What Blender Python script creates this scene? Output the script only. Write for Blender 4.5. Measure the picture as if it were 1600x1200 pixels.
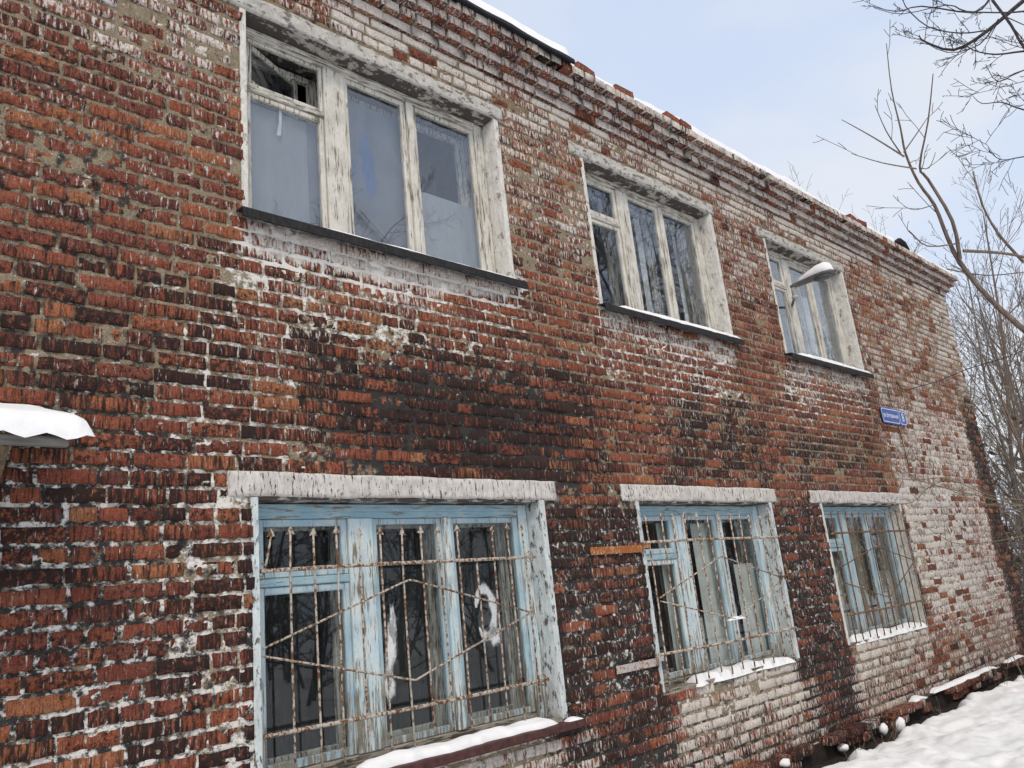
import bpy, math, random
import numpy as np
from mathutils import Matrix, Vector
R = math.radians
for o in list(bpy.data.objects): bpy.data.objects.remove(o)
scene = bpy.context.scene
C = scene.collection
random.seed(7); rng = np.random.default_rng(7)

# ------------------------------------------------------------------ camera (datum z = 0 is eye level, ground about -1.7)
F_PX = 1247.7; YAW, PITCH, ROLL = R(44.242), R(15.059), R(-5.980)
fw = Vector((math.sin(YAW)*math.cos(PITCH), math.cos(YAW)*math.cos(PITCH), math.sin(PITCH)))
r0 = Vector((math.cos(YAW), -math.sin(YAW), 0)); u0 = r0.cross(fw)
rt = r0*math.cos(ROLL)+u0*math.sin(ROLL); up = -r0*math.sin(ROLL)+u0*math.cos(ROLL)
cam_d = bpy.data.cameras.new('camera'); cam = bpy.data.objects.new('camera', cam_d); C.objects.link(cam)
cam_d.sensor_fit = 'HORIZONTAL'; cam_d.sensor_width = 36; cam_d.lens = F_PX/1600*36
cam_d.clip_start = 0.05; cam_d.clip_end = 3000
M3 = Matrix((rt, up, -fw)).transposed(); cam.matrix_world = M3.to_4x4()
scene.camera = cam
# ------------------------------------------------------------------ sky and sun (thin overcast)
SUN_DIR = Vector((-0.40, -0.62, 0.92)).normalized()      # towards the sun
w = bpy.data.worlds.new('World'); scene.world = w; w.use_nodes = True
nt = w.node_tree; nt.nodes.clear()
sky = nt.nodes.new('ShaderNodeTexSky'); sky.sky_type = 'NISHITA'; sky.sun_disc = False
sky.sun_elevation = math.asin(SUN_DIR.z); sky.sun_rotation = math.atan2(SUN_DIR.x, SUN_DIR.y)
sky.air_density = 1.2; sky.dust_density = 3.0; sky.ozone_density = 1.5
sc_ = nt.nodes.new('ShaderNodeVectorMath'); sc_.operation = 'SCALE'; sc_.inputs['Scale'].default_value = 0.11
mx = nt.nodes.new('ShaderNodeMix'); mx.data_type = 'RGBA'; mx.inputs['Factor'].default_value = 0.72
tc = nt.nodes.new('ShaderNodeTexCoord'); mp_ = nt.nodes.new('ShaderNodeMapping'); mp_.inputs['Scale'].default_value = (1.6, 1.6, 4.0); cn = nt.nodes.new('ShaderNodeTexNoise'); cn.inputs['Scale'].default_value = 1.3; cn.inputs['Detail'].default_value = 5; cn.inputs['Roughness'].default_value = .5
cm = nt.nodes.new('ShaderNodeMapRange'); cm.interpolation_type = 'SMOOTHSTEP'; cm.inputs[1].default_value = .36; cm.inputs[2].default_value = .66
cc = nt.nodes.new('ShaderNodeMix'); cc.data_type = 'RGBA'; cc.inputs[6].default_value = (0.655, 0.745, 0.915, 1); cc.inputs[7].default_value = (0.82, 0.845, 0.89, 1)
nt.links.new(tc.outputs['Generated'], mp_.inputs[0]); nt.links.new(mp_.outputs[0], cn.inputs['Vector']); nt.links.new(cn.outputs[0], cm.inputs[0]); nt.links.new(cm.outputs[0], cc.inputs[0]); nt.links.new(cc.outputs[2], mx.inputs[7])
bg = nt.nodes.new('ShaderNodeBackground'); wo = nt.nodes.new('ShaderNodeOutputWorld')
nt.links.new(sky.outputs[0], sc_.inputs[0]); nt.links.new(sc_.outputs[0], mx.inputs[6])
nt.links.new(mx.outputs[2], bg.inputs['Color']); bg.inputs['Strength'].default_value = 1.0
nt.links.new(bg.outputs[0], wo.inputs[0])
sd = bpy.data.lights.new('sun', 'SUN'); sd.energy = 1.5; sd.angle = R(16); sd.color = (1, .88, .72)
so = bpy.data.objects.new('sun', sd); C.objects.link(so)
so.rotation_euler = SUN_DIR.to_track_quat('Z', 'Y').to_euler(); so.location = (-8, -12, 14)
vs = scene.view_settings; vs.view_transform = 'Standard'; vs.look = 'None'; vs.exposure = 0.30; vs.gamma = 1; vs.use_curve_mapping = False

# ------------------------------------------------------------------ helpers
WL = {}                                                  # world location of each object
def ray(u, v):
    return fw + rt*((u-800)/F_PX) + up*((600-v)/F_PX)
def at_y(u, v, y):                                       # a point seen at (u, v) standing at distance y from the lens plane of the wall
    d = ray(u, v); return d*(y/d.y)
def at_d(u, v, dist):
    d = ray(u, v); return d*(dist/math.hypot(d.x, d.y))
def tag(o, label=None, cat=None, group=None, kind=None):
    if label: o['label'] = label
    if cat: o['category'] = cat
    if group: o['group'] = group
    if kind: o['kind'] = kind
    return o
def empty(name, loc, parent=None):
    o = bpy.data.objects.new(name, None); C.objects.link(o); loc = Vector(loc); WL[o] = loc
    o.empty_display_size = .1
    if parent: o.parent = parent; o.location = loc-WL[parent]
    else: o.location = loc
    return o
def obj(name, V, F, mat, parent=None, origin=None, smooth=False, st=None):
    V = np.asarray(V, float).reshape(-1, 3)
    if origin is None:
        origin = (V.min(0)+V.max(0))/2; origin[2] = V[:, 2].min()
    origin = np.array(origin, float)
    me = bpy.data.meshes.new(name)
    if isinstance(F, np.ndarray) and F.ndim == 2:
        nf, k = F.shape
        me.vertices.add(len(V)); me.vertices.foreach_set('co', (V-origin).astype(np.float32).ravel())
        me.loops.add(nf*k); me.loops.foreach_set('vertex_index', F.astype(np.int32).ravel())
        me.polygons.add(nf); me.polygons.foreach_set('loop_start', np.arange(0, nf*k, k, dtype=np.int32))
        me.update(calc_edges=True); me.validate()
    else:
        me.from_pydata((V-origin).tolist(), [], [list(map(int, f)) for f in F]); me.update()
    if smooth:
        me.polygons.foreach_set('use_smooth', np.ones(len(me.polygons), bool))
    if st is not None:
        a = me.color_attributes.new('st', 'FLOAT_COLOR', 'POINT'); a.data.foreach_set('color', np.asarray(st, np.float32).ravel())
    me.materials.append(mat)
    o = bpy.data.objects.new(name, me); C.objects.link(o); WL[o] = Vector(origin)
    if parent: o.parent = parent; o.location = Vector(origin)-WL[parent]
    else: o.location = Vector(origin)
    return o
class MB:
    def __init__(s): s.v = []; s.f = []
    def add(s, V, F):
        n = len(s.v); s.v += [tuple(p) for p in V]; s.f += [tuple(i+n for i in f) for f in F]; return s
    def box(s, x0, x1, y0, y1, z0, z1, b=0.0):
        if b <= 0:
            V = [(x0,y0,z0),(x1,y0,z0),(x1,y1,z0),(x0,y1,z0),(x0,y0,z1),(x1,y0,z1),(x1,y1,z1),(x0,y1,z1)]
            return s.add(V, [(0,3,2,1),(4,5,6,7),(0,1,5,4),(1,2,6,5),(2,3,7,6),(3,0,4,7)])
        b = min(b, (x1-x0)*.45, (y1-y0)*.45, (z1-z0)*.45)
        V = []; idx = {}
        for i, (X, Xi) in enumerate(((x0, x0+b), (x1, x1-b))):
            for j, (Y, Yi) in enumerate(((y0, y0+b), (y1, y1-b))):
                for k, (Z, Zi) in enumerate(((z0, z0+b), (z1, z1-b))):
                    for a, p in enumerate(((X, Yi, Zi), (Xi, Y, Zi), (Xi, Yi, Z))):
                        idx[i, j, k, a] = len(V); V.append(p)
        F = []
        for i in (0, 1): F.append([idx[i,0,0,0], idx[i,1,0,0], idx[i,1,1,0], idx[i,0,1,0]])
        for j in (0, 1): F.append([idx[0,j,0,1], idx[1,j,0,1], idx[1,j,1,1], idx[0,j,1,1]])
        for k in (0, 1): F.append([idx[0,0,k,2], idx[1,0,k,2], idx[1,1,k,2], idx[0,1,k,2]])
        for i in (0, 1):
            for j in (0, 1): F.append([idx[i,j,0,0], idx[i,j,1,0], idx[i,j,1,1], idx[i,j,0,1]])
            for k in (0, 1): F.append([idx[i,0,k,0], idx[i,1,k,0], idx[i,1,k,2], idx[i,0,k,2]])
        for j in (0, 1):
            for k in (0, 1): F.append([idx[0,j,k,1], idx[1,j,k,1], idx[1,j,k,2], idx[0,j,k,2]])
        for i in (0, 1):
            for j in (0, 1):
                for k in (0, 1): F.append([idx[i,j,k,0], idx[i,j,k,1], idx[i,j,k,2]])
        c = Vector(((x0+x1)/2, (y0+y1)/2, (z0+z1)/2))
        for f in F:                                        # outward facing
            p = [Vector(V[q]) for q in f]; n = (p[1]-p[0]).cross(p[2]-p[0])
            if n.dot((p[0]+p[2])/2-c) < 0: f.reverse()
        return s.add(V, F)
    def tube(s, pts, rad, n=6, cap=True):
        pts = [Vector(p) for p in pts]; m = len(pts)
        if not hasattr(rad, '__len__'): rad = [rad]*m
        rings = []; prev = None
        for i, p in enumerate(pts):
            t = (pts[min(i+1, m-1)]-pts[max(i-1, 0)])
            if t.length < 1e-9: t = Vector((0, 0, 1))
            t.normalize()
            a = prev if prev is not None else (Vector((0, 0, 1)) if abs(t.z) < .9 else Vector((1, 0, 0)))
            a = a-t*a.dot(t)
            if a.length < 1e-6: a = t.orthogonal()
            a.normalize(); prev = a; b = t.cross(a)
            rings.append([p+(a*math.cos(2*math.pi*k/n)+b*math.sin(2*math.pi*k/n))*rad[i] for k in range(n)])
        V = [q for r_ in rings for q in r_]; F = []
        for i in range(m-1):
            for k in range(n):
                F.append((i*n+k, i*n+(k+1) % n, (i+1)*n+(k+1) % n, (i+1)*n+k))
        if cap: F += [tuple(range(n))[::-1], tuple((m-1)*n+k for k in range(n))]
        return s.add(V, F)
    def build(s, name, mat, parent=None, smooth=False, origin=None):
        return obj(name, s.v, s.f, mat, parent, origin, smooth)

def vnoise(x, z, seed=0):                                # smooth value noise 0..1
    x = np.asarray(x, float); z = np.asarray(z, float)
    xi = np.floor(x).astype(np.int64); zi = np.floor(z).astype(np.int64); fx = x-xi; fz = z-zi
    fx = fx*fx*(3-2*fx); fz = fz*fz*(3-2*fz)
    def h(a, b):
        n = (a*374761393+b*668265263+seed*974634777) & 0x7fffffff
        n = ((n ^ (n >> 13))*1274126177) & 0x7fffffff
        n = n ^ (n >> 16)
        return (n & 0xffff)/65535.0
    return (h(xi, zi)*(1-fx)+h(xi+1, zi)*fx)*(1-fz)+(h(xi, zi+1)*(1-fx)+h(xi+1, zi+1)*fx)*fz
def fbm(x, z, seed=0, o=4):
    t = 0; a = .5; s_ = 0
    for i in range(o):
        t = t+a*vnoise(x*2**i, z*2**i, seed+i*17); s_ += a; a *= .55
    return t/s_
def sstep(a, b, x):
    t = np.clip((x-a)/(b-a), 0, 1); return t*t*(3-2*t)

# ------------------------------------------------------------------ materials
class G:
    def __init__(s, name):
        s.m = bpy.data.materials.new(name); s.m.use_nodes = True; s.t = s.m.node_tree; s.t.nodes.clear()
        s.out = s.t.nodes.new('ShaderNodeOutputMaterial'); s._pos = None
    def n(s, k): return s.t.nodes.new('ShaderNode'+k)
    def set(s, sock, v):
        if hasattr(v, 'default_value') or hasattr(v, 'is_output'): s.t.links.new(v, sock)
        elif isinstance(v, (tuple, list)) and len(v) == 3 and sock.type == 'RGBA': sock.default_value = (*v, 1)
        else: sock.default_value = v
    def pos(s):
        if s._pos is None: s._pos = s.n('NewGeometry').outputs['Position']
        return s._pos
    def vm(s, v, k, off=(0, 0, 0)):
        a = s.n('VectorMath'); a.operation = 'MULTIPLY_ADD'; s.set(a.inputs[0], v); a.inputs[1].default_value = k; a.inputs[2].default_value = off
        return a.outputs[0]
    def ma(s, op, a, b=0.0, c=0.0, clamp=False):
        q = s.n('Math'); q.operation = op; q.use_clamp = clamp; s.set(q.inputs[0], a); s.set(q.inputs[1], b); s.set(q.inputs[2], c); return q.outputs[0]
    def noise(s, v, scale=1.0, detail=3.0, rough=.55, dist=0.0):
        q = s.n('TexNoise'); s.set(q.inputs['Vector'], v); q.inputs['Scale'].default_value = scale
        q.inputs['Detail'].default_value = detail; q.inputs['Roughness'].default_value = rough; q.inputs['Distortion'].default_value = dist
        return q.outputs[0]
    def mix(s, f, a, b):
        q = s.n('Mix'); q.data_type = 'RGBA'; s.set(q.inputs[0], f); s.set(q.inputs[6], a); s.set(q.inputs[7], b); return q.outputs[2]
    def ss(s, x, a, b, lo=0.0, hi=1.0):
        q = s.n('MapRange'); q.interpolation_type = 'SMOOTHSTEP'; s.set(q.inputs[0], x); s.set(q.inputs[1], a); s.set(q.inputs[2], b)
        q.inputs[3].default_value = lo; q.inputs[4].default_value = hi; return q.outputs[0]
    def ramp(s, f, stops):
        q = s.n('ValToRGB'); e = q.color_ramp.elements
        while len(e) < len(stops): e.new(.5)
        for el, (p, c) in zip(e, stops): el.position = p; el.color = (*c, 1)
        s.set(q.inputs[0], f); return q.outputs[0]
    def cov(s, n, amount, soft=.05, lo=.70, span=.40):   # how much of a noise field is covered
        t = s.ma('MULTIPLY_ADD', amount, -span, lo); return s.ss(n, s.ma('SUBTRACT', t, soft), s.ma('ADD', t, soft))
    def bump(s, h, dist=.004, strength=1.0):
        q = s.n('Bump'); q.inputs['Distance'].default_value = dist; q.inputs['Strength'].default_value = strength; s.set(q.inputs['Height'], h); return q.outputs[0]
    def bsdf(s, col, rough=.9, normal=None, metal=0.0, spec=.3):
        q = s.n('BsdfPrincipled'); s.set(q.inputs['Base Color'], col); s.set(q.inputs['Roughness'], rough); s.set(q.inputs['Metallic'], metal)
        q.inputs['Specular IOR Level'].default_value = spec
        if normal is not None: s.set(q.inputs['Normal'], normal)
        s.t.links.new(q.outputs[0], s.out.inputs[0]); return s.m
MAT = {}
def brick_mat():
    g = G('weathered_painted_brick'); a = g.n('Attribute'); a.attribute_name = 'st'
    sp = g.n('SeparateColor'); g.set(sp.inputs[0], a.outputs['Color']); W, B, H = sp.outputs[0], sp.outputs[1], sp.outputs[2]; A = a.outputs['Alpha']
    p = g.pos()
    sh = g.n('VectorMath'); sh.operation = 'ADD'; g.set(sh.inputs[0], p); cx_ = g.n('CombineXYZ'); g.set(cx_.inputs[0], g.ma('MULTIPLY', A, 7.3)); g.set(cx_.inputs[2], g.ma('MULTIPLY', A, 3.1)); g.set(sh.inputs[1], cx_.outputs[0]); q = sh.outputs[0]
    n1 = g.noise(g.vm(q, (58, 58, 13), (3, 0, 1)), 1, 4, .66)
    n2 = g.noise(g.vm(q, (60, 60, 8), (17, 5, 2)), 1, 5, .68)
    nb = g.noise(g.vm(q, (34, 34, 30), (1, 5, 2)), 1, 6, .70); sel = g.ss(A, .50, .62); n2 = g.ma('ADD', g.ma('MULTIPLY', n2, g.ma('SUBTRACT', 1.0, sel)), g.ma('MULTIPLY', nb, sel))
    n4 = g.noise(g.vm(q, (120, 120, 11), (7, 5, 9)), 1, 3, .6)
    n3 = g.noise(g.vm(p, (55, 55, 48)), 1, 4, .65)
    fine = g.noise(g.vm(p, (260, 260, 150)), 1, 2, .6)
    base = g.ramp(H, [(0, (.11, .027, .022)), (.3, (.245, .058, .033)), (.62, (.365, .098, .044)), (.8, (.42, .145, .060)), (1, (.46, .20, .085))])
    base = g.mix(g.ss(n3, .35, .70), g.mix(.45, base, (.05, .02, .018)), base)
    base = g.mix(g.ma('MULTIPLY', g.ss(fine, .56, .68), .35), base, (.50, .33, .25))
    base = g.mix(g.ma('MULTIPLY', g.ss(fine, .42, .30), .6), base, (.05, .018, .015))
    base = g.mix(g.ma('MULTIPLY', g.ss(g.noise(g.vm(q, (13, 13, 17), (2, 8, 4)), 1, 5, .7), .42, .70), .22), base, (.30, .20, .14))
    mb = g.cov(n2, B, .075); mw = g.cov(n1, W, .065)
    base = g.mix(g.ma('MULTIPLY', g.ss(n4, .50, .66), .62), base, (.045, .018, .016))
    pw = g.mix(g.ss(n3, .3, .7), (.52, .465, .41), (.77, .73, .67))
    pw = g.mix(g.ma('MULTIPLY', g.ss(fine, .52, .66), .5), pw, (.36, .28, .25))
    c = g.mix(g.ma('MULTIPLY', mb, .94), base, (.022, .016, .015)); c = g.mix(g.ma('MULTIPLY', mw, .94), c, pw)
    h = g.ma('ADD', g.ma('MULTIPLY', g.ma('ADD', n2, g.ma('MULTIPLY', n4, .8)), 1.2), g.ma('ADD', g.ma('MULTIPLY', n3, 1.2), g.ma('MULTIPLY', fine, .5)))
    h = g.ma('ADD', h, g.ma('MULTIPLY', mw, .25))
    return g.bsdf(c, .88, g.bump(h, .009, 1.0), spec=.2)
def mortar_mat():
    g = G('stained_lime_mortar'); a = g.n('Attribute'); a.attribute_name = 'st'
    sp = g.n('SeparateColor'); g.set(sp.inputs[0], a.outputs['Color']); W, B, H = sp.outputs[0], sp.outputs[1], sp.outputs[2]
    p = g.pos()
    n1 = g.noise(g.vm(p, (17, 17, 20), (3, 0, 1)), 1, 7, .70); n2 = g.noise(g.vm(p, (16, 16, 13), (9, 4, 7)), 1, 5, .6)
    fine = g.noise(g.vm(p, (150, 150, 130)), 1, 3, .6)
    base = g.mix(H, (.33, .27, .185), (.27, .20, .12)); base = g.mix(g.ss(fine, .35, .7), g.mix(.6, base, (.08, .065, .05)), base)
    dark = g.mix(fine, (.016, .015, .015), (.060, .057, .055))
    c = g.mix(g.cov(n2, B, .085), base, dark); c = g.mix(g.cov(n1, W, .06), c, g.mix(fine, (.58, .55, .50), (.80, .78, .74)))
    return g.bsdf(c, .95, g.bump(g.ma('ADD', fine, g.ma('MULTIPLY', n1, 2)), .006, .9), spec=.2)
def paint_mat(name, col, col2, wood, wear=.45, kx=60, kz=5, along='z', foot=None):
    g = G(name); p = g.pos(); k = {'z': (kx, kx, kz), 'x': (kz, kx, kx)}[along]
    n1 = g.noise(g.vm(p, k), 1, 5, .68); n2 = g.noise(g.vm(p, (9, 9, 6)), 1, 4, .6); fine = g.noise(g.vm(p, (180, 180, 60)), 1, 3, .6)
    paint = g.mix(g.ss(n2, .35, .68), col, col2); paint = g.mix(g.ma('MULTIPLY', g.ss(fine, .5, .7), .35), paint, wood)
    amt = g.ma('MULTIPLY_ADD', n2, .5, wear-.25)
    if foot:
        sz = g.n('SeparateXYZ'); g.set(sz.inputs[0], p); amt = g.ma('ADD', amt, g.ss(sz.outputs[2], foot[0], foot[1], 0.0, .30))
    c = g.mix(g.cov(n1, amt, .05), paint, g.mix(fine, wood, tuple(q*.35 for q in wood)))
    return g.bsdf(c, .7, g.bump(g.ma('ADD', n1, g.ma('MULTIPLY', fine, .4)), .004, .8))
def plaster_mat(name, col, dark, speck=.35, k=(30, 30, 14), k2=(70, 70, 22)):
    g = G(name); p = g.pos(); n1 = g.noise(g.vm(p, k), 1, 5, .65); n2 = g.noise(g.vm(p, k2, (5, 5, 5)), 1, 7, .72)
    fine = g.noise(g.vm(p, (160, 160, 160)), 1, 3, .6)
    c = g.mix(g.ss(n1, .3, .7), tuple(q*.72 for q in col), col); c = g.mix(g.ma('MULTIPLY', g.ss(fine, .5, .7), .4), c, tuple(q*.5 for q in col))
    c = g.mix(g.cov(n2, speck, .03), c, dark)
    return g.bsdf(c, .92, g.bump(g.ma('ADD', n1, g.ma('MULTIPLY', fine, .6)), .005, .8))
def rust_mat(name, paint, rust, amount):
    g = G(name); p = g.pos(); n1 = g.noise(g.vm(p, (60, 60, 40)), 1, 4, .65); n2 = g.noise(g.vm(p, (5, 5, 4)), 1, 3, .6); fine = g.noise(p, 200, 2)
    am = g.ma('MULTIPLY_ADD', n2, .9, amount-.45)
    c = g.mix(g.cov(n1, am, .05), paint, g.mix(fine, rust, tuple(q*.35 for q in rust)))
    return g.bsdf(c, .75, g.bump(g.ma('ADD', n1, fine), .003, .7))
def glass_mat(name, tint, ior=.05, dirt=.10):
    g = G(name); p = g.pos()
    lw = g.n('LayerWeight'); lw.inputs[0].default_value = .5; fac = g.ma('MULTIPLY_ADD', g.ma('POWER', lw.outputs['Facing'], 4.0), 1-ior, ior)
    tr = g.n('BsdfTransparent'); tr.inputs[0].default_value = (*tint, 1)
    gl = g.n('BsdfGlossy'); gl.inputs['Roughness'].default_value = .015; gl.inputs['Color'].default_value = (.93, .96, 1, 1)
    wob = g.noise(g.vm(p, (2.2, 2.2, 1.7)), 1, 1, .4); g.set(gl.inputs['Normal'], g.bump(wob, .012, .07))
    df = g.n('BsdfDiffuse'); df.inputs[0].default_value = (.42, .44, .46, 1)
    m1 = g.n('MixShader'); g.set(m1.inputs[0], fac); g.t.links.new(tr.outputs[0], m1.inputs[1]); g.t.links.new(gl.outputs[0], m1.inputs[2])
    d = g.noise(g.vm(p, (14, 14, 3)), 1, 5, .7); sc = g.noise(g.vm(p, (120, 120, 12)), 1, 3, .6)
    dd = g.ma('MULTIPLY', g.ma('ADD', g.ss(d, .35, .75), g.ma('MULTIPLY', g.ss(sc, .58, .7), .6)), dirt)
    m2 = g.n('MixShader'); g.set(m2.inputs[0], dd); g.t.links.new(m1.outputs[0], m2.inputs[1]); g.t.links.new(df.outputs[0], m2.inputs[2])
    g.t.links.new(m2.outputs[0], g.out.inputs[0]); return g.m
def simple(name, col, rough=.8, var=.3, k=12, bumpd=.003, metal=0.0, kv=None):
    g = G(name); p = g.pos(); n1 = g.noise(g.vm(p, kv or (k, k, k)), 1, 5, .62); f = g.noise(p, k*9, 3)
    c = g.mix(g.ss(n1, .3, .7), tuple(q*(1-var) for q in col), tuple(min(1, q*(1+var*.6)) for q in col)); c = g.mix(g.ma('MULTIPLY', f, .25), c, tuple(q*.5 for q in col))
    return g.bsdf(c, rough, g.bump(g.ma('ADD', n1, g.ma('MULTIPLY', f, .5)), bumpd, .8), metal)
def snow_mat():
    g = G('snow'); p = g.pos(); n = g.noise(p, 9, 4, .55); f = g.noise(p, 90, 3, .6)
    c = g.mix(g.ss(n, .3, .7), (.73, .74, .755), (.80, .805, .81))
    return g.bsdf(c, .75, g.bump(g.ma('ADD', n, g.ma('MULTIPLY', f, .25)), .012, .6), spec=.25)
def bark_mat(name, col, sn=0.0):
    g = G(name); p = g.pos(); n = g.noise(g.vm(p, (40, 40, 12)), 1, 4, .6)
    c = g.mix(g.ss(n, .3, .7), tuple(q*.5 for q in col), col)
    if sn > 0:
        nz = g.n('SeparateXYZ'); g.set(nz.inputs[0], g.n('NewGeometry').outputs['Normal'])
        lo = g.noise(p, 3, 2); c = g.mix(g.ma('MULTIPLY', g.ss(nz.outputs[2], .45, .8), g.ss(lo, .45, .6)), c, (.82, .84, .87))
    return g.bsdf(c, .9, g.bump(n, .006, .8))
MAT['brick'] = brick_mat(); MAT['mortar'] = mortar_mat()
MAT['wood_white'] = paint_mat('peeling_white_paint', (.60, .58, .525), (.47, .445, .39), (.25, .22, .175), .29)
MAT['wood_white_h'] = paint_mat('peeling_white_rail', (.56, .54, .49), (.42, .40, .35), (.22, .19, .15), .40, along='x')
MAT['wood_blue'] = paint_mat('peeling_blue_paint', (.31, .45, .53), (.46, .555, .58), (.34, .31, .25), .27, foot=(-.20, -.78))
MAT['wood_blue_h'] = paint_mat('peeling_blue_rail', (.25, .41, .50), (.37, .50, .55), (.26, .25, .21), .32, along='x', foot=(-.30, -.78))
MAT['wood_bluewhite'] = paint_mat('worn_pale_blue_paint', (.46, .60, .66), (.60, .66, .66), (.30, .27, .21), .31, foot=(-.25, -.80))
MAT['wood_inner'] = paint_mat('old_cream_inner_sash', (.55, .53, .47), (.42, .40, .35), (.14, .12, .09), .42)
MAT['wood_grey'] = paint_mat('bare_grey_wood', (.26, .23, .18), (.34, .31, .26), (.09, .075, .06), .45, along='x')
MAT['reveal_white'] = plaster_mat('cracked_white_plaster', (.68, .66, .61), (.25, .22, .18), .27, k2=(14, 14, 9))
MAT['reveal_blue'] = plaster_mat('flaking_pale_blue_plaster', (.60, .655, .66), (.10, .09, .085), .33, (20, 20, 8), (26, 26, 10))
MAT['lintel_up'] = plaster_mat('weathered_concrete', (.52, .50, .46), (.16, .145, .13), .36, (24, 24, 20), (13, 13, 22))
MAT['lintel_low'] = plaster_mat('black_speckled_concrete', (.62, .585, .55), (.03, .026, .026), .30, (30, 30, 12), (75, 75, 14))
MAT['sill_black'] = simple('tarred_sill_metal', (.020, .019, .020), .75, .7, 40, .010, kv=(70, 70, 20))
MAT['soffit'] = plaster_mat('mouldy_soffit', (.42, .40, .36), (.07, .06, .055), .58, (16, 16, 16), (7, 9, 9))
MAT['sill_brown'] = simple('brown_painted_sill', (.075, .028, .026), .6, .5, 22, .004)
MAT['glass_up'] = glass_mat('upper_window_glass', (.93, .95, .97), .080, .05)
MAT['glass_low'] = glass_mat('lower_window_glass', (.90, .92, .92), .030, .016)
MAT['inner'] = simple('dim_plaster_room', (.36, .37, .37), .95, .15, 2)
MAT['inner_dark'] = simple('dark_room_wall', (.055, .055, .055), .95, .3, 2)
MAT['film'] = simple('milky_plastic_sheet', (.28, .29, .295), .6, .2, 2, .002, kv=(6, 6, .6))
MAT['board'] = simple('grey_hardboard', (.17, .18, .20), .8, .2, 3, .002)
MAT['blue_paint'] = simple('blue_paint_smear', (.05, .16, .48), .6, .45, 40, .002, kv=(60, 60, 18))
def spray_mat(name, col):
    g = G(name); a = g.n('Attribute'); a.attribute_name = 'st'; sp = g.n('SeparateColor'); g.set(sp.inputs[0], a.outputs['Color'])
    n = g.noise(g.vm(g.pos(), (90, 90, 70)), 1, 4, .65); f = g.ma('MULTIPLY', g.ss(g.ma('ADD', sp.outputs[0], g.ma('MULTIPLY', g.ma('SUBTRACT', n, .5), .9)), .05, 1.15), .85)
    tr = g.n('BsdfTransparent'); df = g.n('BsdfDiffuse'); df.inputs[0].default_value = (*col, 1); m = g.n('MixShader'); g.set(m.inputs[0], f); g.t.links.new(tr.outputs[0], m.inputs[1]); g.t.links.new(df.outputs[0], m.inputs[2]); g.t.links.new(m.outputs[0], g.out.inputs[0]); return g.m
MAT['white_spray'] = spray_mat('white_spray_paint', (.80, .82, .83)); MAT['blue_spray'] = spray_mat('blue_spray_paint', (.04, .17, .50))
MAT['curtain'] = simple('grey_white_curtain', (.62, .63, .59), .9, .16, 9, .002)
MAT['curtain_tan'] = simple('murky_tan_curtain', (.34, .315, .25), .9, .25, 9, .002)
MAT['drape_dark'] = simple('dark_drape', (.020, .021, .021), .9, .35, 9, .003, kv=(50, 50, 2))
MAT['grille_a'] = rust_mat('white_paint_rusting', (.43, .40, .34), (.20, .080, .03), .49)
MAT['grille_b'] = rust_mat('cream_paint_rusting', (.50, .46, .39), (.22, .09, .035), .50)
MAT['grille_c'] = rust_mat('brown_rusty_iron', (.28, .20, .11), (.18, .070, .03), .62)
MAT['strap_rust'] = rust_mat('orange_rusty_strap', (.46, .33, .22), (.42, .14, .035), .74)
MAT['strap_grey'] = rust_mat('grey_strap', (.40, .38, .37), (.38, .13, .035), .36)
MAT['snow'] = snow_mat()
MAT['slate'] = simple('grey_corrugated_slate', (.16, .16, .165), .9, .3, 20)
MAT['grey_wood'] = simple('grey_weathered_board', (.20, .185, .165), .9, .4, 8, .004, kv=(4, 60, 60))
MAT['brace'] = simple('mossy_old_timber', (.16, .12, .075), .9, .5, 30, .004)
MAT['felt'] = simple('black_roofing_felt', (.014, .014, .018), .75, .4, 10, .004)
MAT['lamp_grey'] = simple('grey_lamp_enamel', (.15, .145, .14), .55, .25, 18, .001)
MAT['lamp_white'] = simple('pale_lamp_pipe', (.46, .45, .42), .6, .25, 18, .001)
MAT['lamp_glass'] = simple('dull_lamp_lens', (.10, .10, .10), .25, .2, 18, .001)
MAT['sign_blue'] = simple('blue_enamel', (.035, .085, .36), .4, .12, 6, .0005)
MAT['sign_white'] = simple('white_enamel', (.74, .77, .82), .45, .06, 6, .0005)
MAT['cable'] = simple('black_cable', (.018, .018, .018), .6, .2, 20, .001)
MAT['soil'] = simple('dark_wet_soil', (.028, .021, .016), .95, .5, 18, .02)
MAT['bark'] = bark_mat('grey_brown_bark', (.23, .175, .14)); MAT['bark_dark'] = bark_mat('dark_bark', (.075, .060, .062))
MAT['bark_snow'] = bark_mat('bark_with_snow', (.23, .195, .17), 1.0); MAT['twig'] = bark_mat('tan_twig', (.24, .185, .12))
MAT['weed'] = simple('dry_brown_weeds', (.15, .105, .06), .95, .5, 20, .003); MAT['leaf'] = simple('dry_leaf', (.40, .27, .12), .9, .3, 30, .001)

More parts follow.
